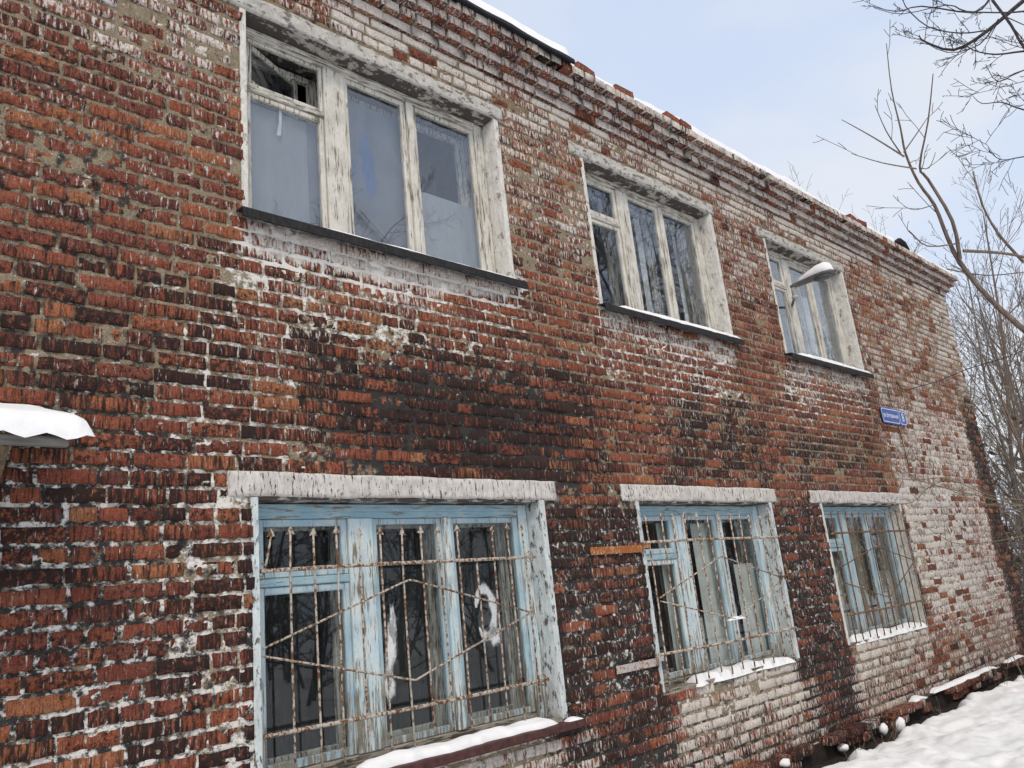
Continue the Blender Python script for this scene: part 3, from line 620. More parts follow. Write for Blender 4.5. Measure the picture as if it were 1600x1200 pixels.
        m = MB(); x = fl+.30; m.add([(x, YF+.045, tr-.05), (x+.02, YF+.045, tr-.05), (x+.014, YF+.04, tr-.16), (x+.012, YF+.05, tr-.24), (x-.018, YF+.05, tr-.25), (x-.004, YF+.04, tr-.15)], [(0, 5, 2, 1), (5, 4, 3, 2)]); m.build('rag', MAT['curtain'], wn)
    elif upper:
        curtain(wn, fl+.34, fl+.41, zb+.3, zt-.25, yc, .010, 14, 1); curtain(wn, po0-.12, po0-.02, zb, zt-.05, yc, .012, 14, 3)
        if i == 2: curtain(wn, fl+.08, fl+.28, zb, zt-.1, yc, .014, 11, 3); curtain(wn, mu1+.15, po0-.2, zb, zt-.65, yc, .012, 8, 3); curtain(wn, po1+.10, fr-.1, zb, zt-.25, yc, .014, 9, 5)
        else: curtain(wn, fr-.19, fr-.1, zb, zt-.1, yc, .012, 14, 6)
    elif i == 0:
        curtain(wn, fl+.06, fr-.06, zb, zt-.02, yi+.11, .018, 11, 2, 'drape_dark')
    else:
        if i == 1: curtain(wn, mu0-.10, mu1+.03, zb, zt-.05, yc, .012, 9, 1); curtain(wn, po0-.26, po1+.10, zb, zt-.06, yc, .016, 8, 2); curtain(wn, fr-.38, fr-.08, zb, zt-.45, yc, .014, 8, 4); curtain(wn, mu1+.03, po0-.26, zb, zb+.42, yc+.02, .012, 8, 4)
        else: curtain(wn, fl+.08, mu0+.02, zb, zt-.45, yc, .014, 9, 4, 'curtain_tan'); curtain(wn, mu1-.02, po0-.20, zb, zb+.55, yc, .014, 9, 4, 'curtain_tan'); curtain(wn, po0-.22, po1+.05, zb, zt-.05, yc, .014, 9, 4, 'curtain_tan'); curtain(wn, po1+.05, fr-.06, zb, zb+.62, yc, .014, 9, 4, 'curtain_tan')
    # sill
    if upper:
        m = MB(); x0, x1 = a-.055, b+.06; n = 40; V = []; F = []
        for k in range(n):
            x = x0+(x1-x0)*k/(n-1); d = .006*math.sin(k*1.3+i)+random.uniform(-.003, .003)
            V += [(x, YF-.002, z0+.022), (x, YW-.085+d*.5, z0-.012+d*.3), (x, YW-.090+d, z0-.072+d), (x, YW-.080+d, z0-.074+d), (x, YW-.076+d*.5, z0-.020+d*.3), (x, YF-.002, z0+.012)]
        for k in range(n-1):
            for q in range(6): F.append((6*k+q, 6*k+(q+1) % 6, 6*k+6+(q+1) % 6, 6*k+6+q))
        F += [tuple(range(6)), tuple(6*(n-1)+q for q in range(5, -1, -1))]
        m.add(V, F); m.build('sill', MAT['sill_black'], wn)
    elif i == 0:
        m = MB(); m.box(a+.03, b+.10, YW-.085, YF, z0-.064, z0-.015, .006); m.build('sill', MAT['sill_brown'], wn)
    # lintel
    la, lb = (UL if upper else LL)[i]; h0, h1 = (z1+.002, 3.858) if upper else (.664, .798)
    V, F = rough_box(la, lb, YW-(.014 if upper else .008), YW+.10, h0, h1, .022, 90, 9, 50+i); obj('lintel', V, F, MAT['lintel_up'] if upper else MAT['lintel_low'], wn, smooth=True)
    return dict(fl=fl, fr=fr, zb=zb, zt=zt, mu0=mu0, mu1=mu1, po0=po0, po1=po1, wn=wn, a=a, b=b)
WU = [make_window(i, True) for i in range(3)]; WLo = [make_window(i, False) for i in range(3)]
# white spray marks on the panes of the first lower window, feathered at the rim
q = WLo[0]; yb_ = YF+.0285
def blot(cx, cz, rx, rz, seed, lean=0.0): return feather('spray_mark', cx, yb_, cz, rx, rz, seed, lean, q['wn'], 'white_spray')
blot(2.825, -.20, .045, .22, 2, .03); blot(2.80, -.40, .055, .11, 4); blot(2.85, -.05, .03, .12, 3)
V = []; F = []; st = []; tt = np.linspace(-2.5, 2.9, 34)
for i, t in enumerate(tt):
    w_ = (.034+.018*math.sin(i*.45)**2)*min(1, .25+i/6, .25+(33-i)/6)
    for k, al in ((-1, 0), (-.4, .9), (.4, .9), (1, 0)): V.append((3.585+(.078+k*w_)*math.cos(t), yb_, -.06+(.150+k*w_)*math.sin(t))); st.append((al, 0, 0, 1))
for i in range(33):
    for k in range(3): F.append((4*i+k, 4*i+k+1, 4*i+5+k, 4*i+4+k))
obj('spray_mark', V, F, MAT['white_spray'], q['wn'], st=st)
blot(3.650, -.215, .070, .075, 5)

# ------------------------------------------------------------------ snow lying on sills
for i, (lab, h) in enumerate((('thin line of snow on the black sill of the nearest upper window', .020), ('snow on the black sill of the middle upper window', .042), ('snow on the black sill of the far upper window with the lamp', .046))):
    a, b = UP[i]; snow_strip(a+(.45 if i == 0 else .15), b+.05, YF-.01, YW-.088, ZU[0]+.020, h, 3+i, 'sill_snow', lab, tilt=.16, ragged=.05, lip=True, group='snow on window sills')
snow_strip(2.45, 3.98, 4.10, YW-.085, ZL[0]-.017, .055, 11, 'sill_snow', 'thick snow along the brown sill of the nearest barred window', ragged=.45, group='snow on window sills')
snow_strip(4.03, 4.17, 3.99, YW-.08, ZL[0]-.017, .035, 12, 'sill_snow', 'small lump of snow at the right end of the brown sill', ragged=.2, nx=16, group='snow on window sills')
for i, lab in ((1, 'ragged snow on the brick sill under the middle barred window'), (2, 'smooth snow on the brick sill under the far barred window')):
    a, b = LO[i]; V, F = rough_box(a+.02, b-.02, YW+.004, YF+.02, ZL[0]-.05, ZL[0]-.016, .02, 40, 4, 77+i)
    obj('sill', V, F, MAT['soffit'], WLo[i]['wn'], smooth=True)
    snow_strip(a+(.42 if i == 1 else .16), b-.12+(i == 2)*.12, YF-.005, YW-.050, ZL[0]-.014, .085, 21+i, 'sill_snow', lab, ragged=.40, group='snow on window sills')

# ------------------------------------------------------------------ window grilles
def grille(i, y, x0, x1, zt, zbm, ztop, zend, xs, mat, label, dia, first_bent=False):
    g = empty('window_grille', ((x0+x1)/2, y, zend)); tag(g, label, 'window grille', 'iron grilles over the lower windows')
    for k, zc in enumerate((zt, zbm)):
        m = MB(); m.tube([(x0+(x1-x0)*t, y-.012+.003*math.sin(t*9+k), zc+.004*math.sin(t*5+k*2)) for t in np.linspace(0, 1, 12)], .0110, 8); m.build('crossbar', mat, g, True)
    for k, x in enumerate(xs):
        jx = random.uniform(-.006, .006); le = random.uniform(-.012, .012); top = ztop+random.uniform(-.012, .012); bot = zend+random.uniform(-.02, .02)
        if first_bent and k == 0: pts = [(x+.045, y, top), (x+.015, y, zt+.05), (x-.005, y+.004, zt-.04)]
        elif first_bent and k == 10: pts = [(x+le, y, zt+.0), (x, y, 0), (x+jx, y, bot)]
        else: pts = [(x+le, y, top), (x+le*.4, y+random.uniform(-.003, .003), zt), (x+jx*.5, y, (zt+zbm)/2), (x+jx, y, zbm), (x+jx*1.3, y, bot)]
        m = MB(); m.tube(pts, .0066, 6); bar = m.build('bar', mat, g, True)
        if not (first_bent and k == 10):
            p = Vector(pts[0]); m = MB(); w_ = .024; h_ = .040
            m.add([(p.x-w_, p.y-.003, p.z-.002), (p.x+w_, p.y-.003, p.z-.004), (p.x+.002, p.y-.003, p.z+h_), (p.x-w_, p.y+.004, p.z-.002), (p.x+w_, p.y+.004, p.z-.004), (p.x+.002, p.y+.004, p.z+h_)], [(0, 1, 2), (5, 4, 3), (0, 3, 4, 1), (1, 4, 5, 2), (2, 5, 3, 0)])
            m.build('spear_tip', mat, bar)
    (lx, lz1, lz2), (tx, tz), (rx, rz1, rz2), (bx, bz) = dia
    for pts in ([(lx, y-.010, lz1), (tx-.05, y-.012, tz-.012), (tx, y-.012, tz), (tx+.05, y-.012, tz-.010), (rx, y-.010, rz1)], [(lx, y-.010, lz2), (bx-.05, y-.012, bz+.012), (bx, y-.012, bz), (bx+.04, y-.012, bz+.014), (rx, y-.010, rz2)]):
        m = MB(); m.tube(pts, .0062, 6); m.build('diamond_rod', mat, g, True)
    return g
g1 = grille(0, 4.05, 1.955, 3.985, .277, -.535, .462, -.725, [1.985+.1475*k for k in range(14)], MAT['grille_a'], 'white painted rusting grille with spear tips over the nearest blue window', ((1.965, -.112, -.148), (2.906, .178), (3.872, -.088, -.100), (2.906, -.392)), True)
for z_, x_ in ((.285, 1.975), (.277, 3.95), (-.530, 3.95)):
    m = MB(); m.tube([(x_+.03*math.cos(t)-.01, 4.04+.02*math.sin(t*.5), z_+.035*math.sin(t)) for t in np.linspace(.3, 5.6, 12)], .004, 5); m.build('wire_tie', MAT['grille_a'], g1, True)
m = MB(); m.tube([(3.975, 4.06, -.53), (3.98, 4.06, -.62), (3.985, 4.06, -.76)], .008, 6); m.build('bar', MAT['grille_a'], g1, True)
g2 = grille(1, 3.965, 5.10, 7.20, .330, -.515, .520, -.76, [5.19+.172*k+(.02 if k % 3 == 1 else 0) for k in range(12)], MAT['grille_b'], 'cream rusting grille strapped to the wall over the middle blue window', ((5.21, -.10, -.125), (6.15, .180), (7.10, -.050, -.075), (6.23, -.352)))
for x0, x1, z_, mt in ((4.50, 5.12, .285, 'strap_rust'), (4.62, 5.10, -.560, 'strap_grey')):
    m = MB(); m.box(x0, x1, 3.978, 3.986, z_-.028, z_+.028, .002); m.box(x1-.02, x1+.05, 3.950, 3.979, z_+.0, z_+.045, .003); m.build('wall_strap', MAT[mt], g2)
snow_strip(6.10, 6.36, 3.975, 3.935, -.350, .030, 31, 'grille_snow', 'small clump of snow caught on the middle window grille', nx=18, ny=6)
g3 = grille(2, 3.975, 8.31, 10.37, .335, -.500, .525, -.76, [8.41+.172*k for k in range(12)], MAT['grille_c'], 'brown rusty grille over the farthest blue window', ((8.36, -.02, -.17), (9.32, .17), (10.30, -.02, -.05), (9.40, -.40)))
m = MB(); m.tube([(7.235, 3.96, .02), (7.22, 3.95, -.03), (7.16, 3.95, -.045), (7.06, 3.955, -.035)], [.012, .010, .008, .006], 6); m.build('wall_hook', MAT['grille_c'], g2, True)

# ------------------------------------------------------------------ roof edge
m = MB(); n = 70; V = []; F = []
for k in range(n):
    x = X0-.1+(4.83-X0+.1)*k/(n-1); d = .010*math.sin(k*.9)+random.uniform(-.006, .006)
    V += [(x, YW+.25, 4.535), (x, YW-.245+d, 4.512+d*.5), (x, YW-.250+d, 4.478+d), (x, YW-.225+d, 4.474+d), (x, YW-.215, 4.494), (x, YW+.25, 4.515)]
for k in range(n-1):
    for q in range(6): F.append((6*k+q, 6*k+(q+1) % 6, 6*k+6+(q+1) % 6, 6*k+6+q))
F += [tuple(range(6)), tuple(6*(n-1)+q for q in range(5, -1, -1))]
obj('roof_flashing', V, F, MAT['felt'], building)
def roof_snow():
    xs = np.concatenate([np.arange(X0-.1, 9, .05), np.arange(9, X1+.25, .08)]); nx = len(xs); ys = np.concatenate([np.linspace(0, 1, 12)**1.6, [1.6, 3, 5.2]]); ny = len(ys)
    A, T = np.meshgrid(xs, ys, indexing='ij')
    front = np.where(A < 4.82, YW-.235, YW-.195+.05*fbm(A*1.7, A*0, 3)); h = np.where(A < 4.82, .23, .07+.30*fbm(A*.9, A*0+4, 8)**1.2)
    h = h*(.8+.4*fbm(A*2, T*2, 5)); base = np.where(A < 4.82, 4.525, 4.497)
    Y = front+T*1.5; Z = base+h*np.sqrt(np.clip(1-(1-np.clip(T/.14, 0, 1))**2, 0, 1)); Z[:, 0] = base[:, 0]-.004
    V = np.stack([A, Y, Z], -1).reshape(-1, 3); I = np.arange(nx*ny).reshape(nx, ny)
    F = np.stack([I[:-1, :-1], I[1:, :-1], I[1:, 1:], I[:-1, 1:]], -1).reshape(-1, 4)
    tag(obj('roof_snow', V, F, MAT['snow'], None, smooth=True), 'layer of snow lying along the roof edge above the cornice', 'snow')
roof_snow()
def loose_brick(x, y, z, rz, label, tilt=0.0, L=.24, hue=.5, white=.12):
    b = np.array([[0, L, 0, .066, 0, .115]]); P = brick_verts(b, 7, 6)[0].reshape(-1, 3); F = brick_faces(7, 6)
    V = P.copy(); Pb = P.copy(); F = F.tolist(); I = np.arange(42).reshape(7, 6)
    F.append([int(q) for q in ([I[i, 0] for i in range(7)]+[I[6, k] for k in range(1, 6)]+[I[i, 5] for i in range(5, -1, -1)]+[I[0, k] for k in range(4, 0, -1)])])
    V[:, 0] -= L/2; V[:, 1] -= .055; Mx = Matrix.Rotation(rz, 3, 'Z') @ Matrix.Rotation(tilt, 3, 'Y')
    V = np.array([Mx @ Vector(p) for p in V])+np.array([x, y, z])
    st = np.tile(np.array([white, .12, hue, random.random()]), (42, 1)); return tag(obj('loose_brick', V, F, MAT['brick'], None, smooth=False, st=st), label, 'brick', 'loose bricks on the roof edge')
TOP = 4.498
for x, rz, lab, L, hu in ((5.05, .05, 'loose red brick on the roof edge just past the black felt', .24, .42), (5.60, -.06, 'second loose red brick along the roof edge from the black felt', .25, .5), (6.36, .04, 'left one of two loose red bricks touching on the roof edge', .22, .55), (6.59, .08, 'right one of two loose red bricks touching on the roof edge', .20, .36), (10.5, .1, 'left of two red bricks lying far along the snowy roof edge', .24, .55), (10.78, -.1, 'right of two red bricks lying far along the snowy roof edge', .22, .35)):
    loose_brick(x, YW-.145, TOP+.004, rz, lab, 0, L, hu)
ch = empty('chimney_stub', (13.5, 4.2, 4.5)); tag(ch, 'small stub of orange bricks standing on the roof near the far corner', 'chimney')
for k in range(3):
    for j in range(2):
        b = np.array([[13.32+j*.13+(k % 2)*.02, 13.44+j*.13+(k % 2)*.02, 4.50+k*.085, 4.572+k*.085, 4.02, .22]]); P = brick_verts(b, 7, 6)[0].reshape(-1, 3)
        obj('brick', P, brick_faces(7, 6), MAT['brick'], ch, smooth=True, st=np.tile([.05, .08, .9, .5], (42, 1)))
m = MB(); m.box(13.34, 13.58, 4.05, 4.25, 4.50, 4.745); mo = obj('mortar', m.v, m.f, MAT['mortar'], ch, st=np.tile([.2, .1, .2, 1], (8, 1)))
m = MB(); pts = at_y(1410, 385, 3.86); m.tube([(12.0, 3.87, 4.56), (12.12, 3.83, 4.60), (12.25, 3.82, 4.57), (12.36, 3.80, 4.50)], [.02, .05, .05, .02], 7); tag(m.build('felt_scrap', MAT['felt']), 'scrap of black felt poking out of the snow on the far roof edge', 'roofing felt')

# ------------------------------------------------------------------ plinth
pl = empty('plinth', (9, 3.9, -1.7), building)
m = MB(); m.box(X0, X1+.02, YW-.03, YW+.1, -1.80, -1.535); obj('footing', m.v, m.f, MAT['soil'], pl)
PB = []; x = 4.0
while x < X1:
    L = random.choice((.12, .12, .25)); x2 = min(x+L, X1)
    if random.random() > .22:
        PB.append((x, x2, -1.560+random.uniform(-.008, .008), -1.492+random.uniform(-.008, .008), YW-.120+random.uniform(-.035, .03), .2))
    if random.random() < .55: PB.append((x+random.uniform(-.02, .02), x2, -1.640+random.uniform(-.01, .01), -1.570, YW-.095+random.uniform(-.03, .04), .2))
    x = x2+random.uniform(.006, .02)
PB = np.array(PB)
for sel, nm in ((PB[:, 0] > 0, 'brick'),):
    P = brick_verts(PB, 7, 6); F = brick_faces(7, 6)
    for i in range(len(PB)):
        st = np.tile([max(0, random.gauss(.22, .12)), random.uniform(.4, .72), min(1, max(0, random.gauss(.42, .22))), random.random()], (42, 1)); obj('plinth_brick', P[i].reshape(-1, 3), F, MAT['brick'], pl, smooth=True, st=st)

# ------------------------------------------------------------------ ground, snow
def ground():
    xs = np.concatenate([np.linspace(-60, -3, 12), np.arange(-2.5, 5.5, .25), np.arange(5.5, 15.5, .035), np.arange(15.6, 22, .3), np.linspace(23, 70, 16), [120, 300, 900]])
    ys = np.concatenate([[-900, -300, -120], np.linspace(-60, -6, 16), np.arange(-5.5, 1.5, .3), np.arange(1.6, 3.95, .03), np.array([4.0, 4.4, 5.2]), np.linspace(6.5, 60, 18), [120, 300, 900]])
    A, Bq = np.meshgrid(xs, ys, indexing='ij')
    z = -1.63+.09*(fbm(A*1.6, Bq*1.8, 61)-.5)+.10*(fbm(A*3.4, Bq*4.2, 62, 4)-.5)+.035*(fbm(A*11, Bq*11, 63, 2)-.5)
    z = z+.05*np.maximum(0, fbm(A*6.5, Bq*2.2+A*1.5, 70, 2)-.55)*2
    e = 3.90-Bq-.22*fbm(A*3.1, A*0, 64)+.11       # distance out from the plinth
    dip = sstep(.22, -.02, e); z = z-.19*dip*((Bq > 2) & (Bq < 5))
    far = np.hypot(A-8, Bq-2); z = z+.5*(fbm(A*.05, Bq*.05, 66)-.5)*sstep(20, 60, far)
    z = z-.25*((Bq > 4.01) & (Bq < 12.0) & (A > -1.6) & (A < 14.1))
    V = np.stack([A, Bq, z], -1).reshape(-1, 3); nx, ny = A.shape; I = np.arange(nx*ny).reshape(nx, ny)
    F = np.stack([I[:-1, :-1], I[1:, :-1], I[1:, 1:], I[:-1, 1:]], -1).reshape(-1, 4)
    return tag(obj('snow_ground', V, F, MAT['snow'], None, smooth=True, origin=(8, 2, -1.7)), kind='structure')
ground()
xs = np.arange(4, 14.3, .04); ysl = np.linspace(3.45, 4.0, 16); A, Bq = np.meshgrid(xs, ysl, indexing='ij'); zz = -1.735+.05*(fbm(A*7, Bq*7, 90)-.5)+.05*sstep(3.8, 3.98, Bq)
I = np.arange(A.size).reshape(A.shape); tag(obj('soil_strip', np.stack([A, Bq, zz], -1).reshape(-1, 3), np.stack([I[:-1, :-1], I[1:, :-1], I[1:, 1:], I[:-1, 1:]], -1).reshape(-1, 4), MAT['soil'], None, smooth=True), kind='structure')
def snow_lump(c, r, label, seed, flat=.7):
    V = []; F = []; nu, nv = 14, 9
    for i in range(nv):
        ph = math.pi*i/(nv-1)
        for k in range(nu):
            th = 2*math.pi*k/nu; q = 1+.35*(float(vnoise(np.array(2+2*math.cos(th)*math.sin(ph)+seed), np.array(2+2*math.sin(th)*math.sin(ph)+1.5*math.cos(ph)), seed))-.5)*2*.6
            V.append((c[0]+r*q*math.sin(ph)*math.cos(th), c[1]+r*.8*q*math.sin(ph)*math.sin(th), c[2]+r*flat*q*math.cos(ph)))
    for i in range(nv-1):
        for k in range(nu): F.append((i*nu+k, (i+1)*nu+k, (i+1)*nu+(k+1) % nu, i*nu+(k+1) % nu))
    return tag(obj('snow_lump', V, F, MAT['snow'], None, smooth=True), label, 'snow lump', 'lumps of snow on the plinth')
snow_lump(tuple(at_y(1380, 1139, 3.905)), .060, 'round ball of snow on the plinth, left one of the two beside each other', 1, .9)
snow_lump(tuple(at_y(1404, 1132, 3.905)), .075, 'larger ragged lump of snow on the plinth right of the round ball', 2, 1.0)
for k, (u, v, r_, lab) in enumerate(((1317, 1168, .065, 'snow patch on the plinth bricks left of the round snow ball'), (1345, 1176, .040, 'little cap of snow below the plinth beside dry weeds'), (1356, 1150, .025, 'tiniest dab of snow on the plinth edge near the round ball'), (1225, 1192, .07, 'snow patch on the plinth at the bottom edge of the picture'))):
    snow_lump(tuple(at_y(u, v, 3.91)), r_, lab, 5+k, .5)
for k, (x0, x1, lab) in enumerate(((9.35, 9.65, 'short dusting of snow on the red plinth brick'), (9.95, 12.1, 'long broken strip of snow along the plinth ledge'), (12.6, 13.3, 'last strip of snow on the plinth near the far corner'))):
    snow_strip(x0, x1, 3.99, 3.875, -1.49, .035, 41+k, 'plinth_snow', lab, ragged=.5, nx=50)

# ------------------------------------------------------------------ canopy at the left
cp = empty('porch_canopy', (.2, 3.7, .75)); tag(cp, 'corrugated porch canopy with grey edge board sticking out at the left', 'canopy')
yf = 3.40; n = 90; V = []; F = []; xs = np.linspace(-1.5, .93, n)
for x in xs:
    wv = .020*math.cos((x-.93)*2*math.pi/.150)
    for yy, zz in ((yf-.01, .815), (YW, 1.00)): V += [(x, yy, zz+wv), (x, yy, zz+wv-.008)]
for k in range(n-1):
    a = 4*k; F += [(a, a+4, a+6, a+2), (a+1, a+3, a+7, a+5), (a, a+1, a+5, a+4), (a+2, a+6, a+7, a+3)]
F += [(0, 2, 3, 1), (4*n-4, 4*n-3, 4*n-1, 4*n-2)]
obj('corrugated_sheet', V, F, MAT['slate'], cp)
m = MB(); m.box(-1.5, .865, yf, yf+.03, .752, .792, .004); m.build('edge_board', MAT['grey_wood'], cp)
for x in (.655, -.9):
    m = MB(); m.tube([(x, yf+.03, .755), (x, YW-.005, .30)], .018, 4); m.build('brace', MAT['brace'], cp)
    m = MB(); m.box(x-.02, x+.02, yf+.03, YW, .755, .79); m.build('rafter', MAT['grey_wood'], cp)
def canopy_snow():
    xs = np.linspace(-1.5, .955, 70); ts = np.linspace(0, 1, 22); A, T = np.meshgrid(xs, ts, indexing='ij')
    en = np.clip((.955-A)/.13, 0, 1); en = (1-(1-en)**3)**.5; fr = np.clip(T/.16, 0, 1); fr = (1-(1-fr)**3)**.5
    Y = yf-.03+T*(YW-yf+.02); base = .815+.30*(Y-yf)-.022+.012*np.cos((A-.93)*2*math.pi/.150)*(T < .02); H = (.095+.02*(fbm(A*3, T*3, 8)-.5))*en*fr
    Y = Y-.03*np.sin(np.pi*np.clip(fr, 0, 1))*(1-T)
    V = np.stack([A, Y, base+H], -1).reshape(-1, 3); I = np.arange(A.size).reshape(A.shape); F = np.stack([I[:-1, :-1], I[1:, :-1], I[1:, 1:], I[:-1, 1:]], -1).reshape(-1, 4)
    tag(obj('canopy_snow', V, F, MAT['snow'], None, smooth=True), 'thick rounded cap of snow on the porch canopy', 'snow')
canopy_snow()

# ------------------------------------------------------------------ wall lamp
lp = empty('wall_lamp', (8.48, 3.7, 3.0)); tag(lp, 'grey cobra-head lamp capped with snow in front of the far upper window', 'lamp')
def loft(rings, name, mat, parent):
    n = len(rings[0]); V = [p for r_ in rings for p in r_]; F = []
    for i in range(len(rings)-1):
        for k in range(n): F.append((i*n+k, i*n+(k+1) % n, (i+1)*n+(k+1) % n, (i+1)*n+k))
    F += [tuple(range(n))[::-1], tuple((len(rings)-1)*n+k for k in range(n))]
    return obj(name, V, F, mat, parent, smooth=True)
def ell(cx, cy, cz, rx, rz, n=12, lo=0): return [(cx+rx*math.cos(2*math.pi*k/n), cy, cz+(rz if math.sin(2*math.pi*k/n) > 0 else rz*.55)*math.sin(2*math.pi*k/n)) for k in range(n)]
loft([ell(8.48, 3.93, 3.150, .028, .028), ell(8.48, 3.88, 3.152, .040, .036), ell(8.48, 3.76, 3.158, .060, .045), ell(8.48, 3.60, 3.165, .085, .055), ell(8.48, 3.50, 3.168, .088, .052), ell(8.48, 3.43, 3.166, .060, .035), ell(8.48, 3.41, 3.164, .02, .012)], 'housing', MAT['lamp_grey'], lp)
loft([[(8.48+.075*math.cos(t)*s_, 3.545+.11*math.sin(t)*s_, zq) for t in np.linspace(0, 2*math.pi, 13)[:-1]] for s_, zq in ((1, 3.142), (.9, 3.118), (.55, 3.105))], 'lens', MAT['lamp_glass'], lp)
m = MB(); m.tube([(8.48, 3.90, 3.16), (8.48, 3.905, 3.10), (8.48, 3.905, 3.02)], .030, 10); m.build('socket', MAT['lamp_white'], lp, True); m = MB(); m.tube([(8.48, 3.905, 3.035), (8.48, 3.905, 3.01)], .040, 10); m.build('end_cap', MAT['lamp_white'], lp, True)
m = MB(); m.tube([(8.48, 3.905, 3.07), (8.66, 4.01, 3.065), (8.83, 4.125, 3.06)], .016, 8); m.build('bracket', MAT['lamp_grey'], lp)
rs = []
for y, rx, h in ((3.86, .02, .01), (3.80, .045, .035), (3.70, .062, .065), (3.58, .084, .095), (3.50, .086, .098), (3.44, .065, .075), (3.415, .02, .02)): rs.append([(8.48+1.12*rx*math.cos(t), y, 3.180+(h*1.25*math.sin(t) if math.sin(t) > 0 else .016*math.sin(t))) for t in np.linspace(0, 2*math.pi, 13)[:-1]])
tag(loft(rs, 'lamp_snow', MAT['snow'], None), 'hump of snow on top of the wall lamp', 'snow')

# ------------------------------------------------------------------ street sign
def text_obj(name, body, size, loc, mat, parent, sx=1.0):
    cu = bpy.data.curves.new(name, 'FONT'); cu.body = body; cu.size = size; cu.align_x = 'CENTER'; cu.align_y = 'CENTER'; cu.extrude = .0008; cu.offset = .0012; cu.resolution_u = 3
    t = bpy.data.objects.new(name, cu); C.objects.link(t); bpy.context.view_layer.update()
    me = bpy.data.meshes.new_from_object(t.evaluated_get(bpy.context.evaluated_depsgraph_get())); bpy.data.objects.remove(t)
    V = np.array([v.co[:] for v in me.vertices]); F = [list(p.vertices) for p in me.polygons]; bpy.data.meshes.remove(me)
    V2 = np.stack([V[:, 0]*sx+loc[0], loc[1]-V[:, 2], V[:, 1]+loc[2]], -1); return obj(name, V2, F, mat, parent)
def plate(x0, x1, z0, z1, y, mat, name, parent, r_=.03, th=.004):
    pts = []
    for cx, cz, a0 in ((x1-r_, z1-r_, 0), (x0+r_, z1-r_, 90), (x0+r_, z0+r_, 180), (x1-r_, z0+r_, 270)):
        for q in range(5): t = R(a0+q*22.5); pts.append((cx+r_*math.cos(t), cz+r_*math.sin(t)))
    n = len(pts); V = [(p, y, q) for p, q in pts]+[(p, y+th, q) for p, q in pts]
    return obj(name, V, [tuple(range(n))[::-1], tuple(range(n, 2*n))]+[(k, (k+1) % n, n+(k+1) % n, n+k) for k in range(n)][::1], mat, parent)
sg = empty('address_sign', (10.74, 3.97, 1.70)); tag(sg, 'blue enamel street name and house number sign reading 8', 'sign')
for x0, x1 in ((10.36, 10.905), (10.912, 11.13)):
    plate(x0, x1, 1.700, 1.905, 3.966, MAT['sign_blue'], 'plate', sg); plate(x0+.012, x1-.012, 1.712, 1.893, 3.9645, MAT['sign_white'], 'border', sg, .026, .0012); plate(x0+.022, x1-.022, 1.722, 1.883, 3.9630, MAT['sign_blue'], 'panel', sg, .02, .0012)
text_obj('street_name', 'ул. Центральная', .075, (10.632, 3.9620, 1.803), MAT['sign_white'], sg, .78); text_obj('house_number', '8', .165, (11.021, 3.9620, 1.803), MAT['sign_white'], sg, .85)
# cables
m = MB(); m.tube([(10.80+.01*math.sin(k), 3.985, 2.35-.06*k) for k in range(8)], .005, 5); m.tube([(10.86+.02*k*.4, 3.985, 1.70-.11*k) for k in range(6)], .005, 5); tag(m.build('wall_cable', MAT['cable']), 'thin black cable running down the wall behind the blue sign', 'cable')
p0 = at_y(1400, 597, 3.98); p1 = at_y(1415, 610, 3.97); p2 = at_y(1510, 577, 3.6); p3 = at_d(1640, 530, 14)
m = MB(); m.tube([p0, (p0+p1)/2+Vector((0, 0, -.03)), p1, p1.lerp(p2, .5)+Vector((0, 0, -.03)), p2, p2.lerp(p3, .5)+Vector((0, 0, -.04)), p3], .007, 5); tag(m.build('overhead_cable', MAT['cable']), 'black cable leading off from the wall to the right above the sign', 'cable')

# ------------------------------------------------------------------ trees
def grow(start, d, length, rad, depth, rg, out, P):
    """one branch as a wandering polyline, then its side branches"""
    n = max(3, int(length/P['seg'])+1) if depth > 0 else 3
    n = min(n, 12); p = np.array(start, float); d = np.array(d, float); d /= np.linalg.norm(d); pts = [p.copy()]; rr = [rad]; st = length/n
    for i in range(n):
        d = d+rg.normal(0, P['wob'], 3)+np.array([0, 0, P['up'] if depth < P['maxd']-1 else P['uptip']]); d /= np.linalg.norm(d)
        p = p+d*st; pts.append(p.copy()); rr.append(max(P['rmin'], rad*(1-(i+1)/n*(1-P['taper']))))
    out.append((np.array(pts), np.array(rr), depth))
    if depth >= P['maxd']: return
    k = P['kids'][min(depth, len(P['kids'])-1)]; k = max(1, int(round(rg.normal(k, k*.18))))
    for j in range(k):
        t = P['first'] + (1-P['first'])*(j+rg.random())/k if depth == 0 else .18+.82*(j+rg.random())/k
        q = min(n-1, int(t*n)); fr_ = t*n-q; s = pts[q]*(1-fr_)+pts[q+1]*fr_; tang = pts[q+1]-pts[q]; tang /= np.linalg.norm(tang)
        az = rg.random()*2*math.pi; a = np.cross(tang, [0, 0, 1.]) if abs(tang[2]) < .95 else np.array([1., 0, 0]); a /= np.linalg.norm(a); b = np.cross(tang, a)
        an = rg.uniform(*P['ang']); nd = tang*math.cos(an)+(a*math.cos(az)+b*math.sin(az))*math.sin(an)
        r1 = (rr[q]*(1-fr_)+rr[q+1]*fr_)*rg.uniform(.45, .7); L = length*rg.uniform(*P['lr'])*(1-.45*t if depth == 0 else 1-.35*t)
        grow(s, nd, L, max(P['rmin'], r1), depth+1, rg, out, P)
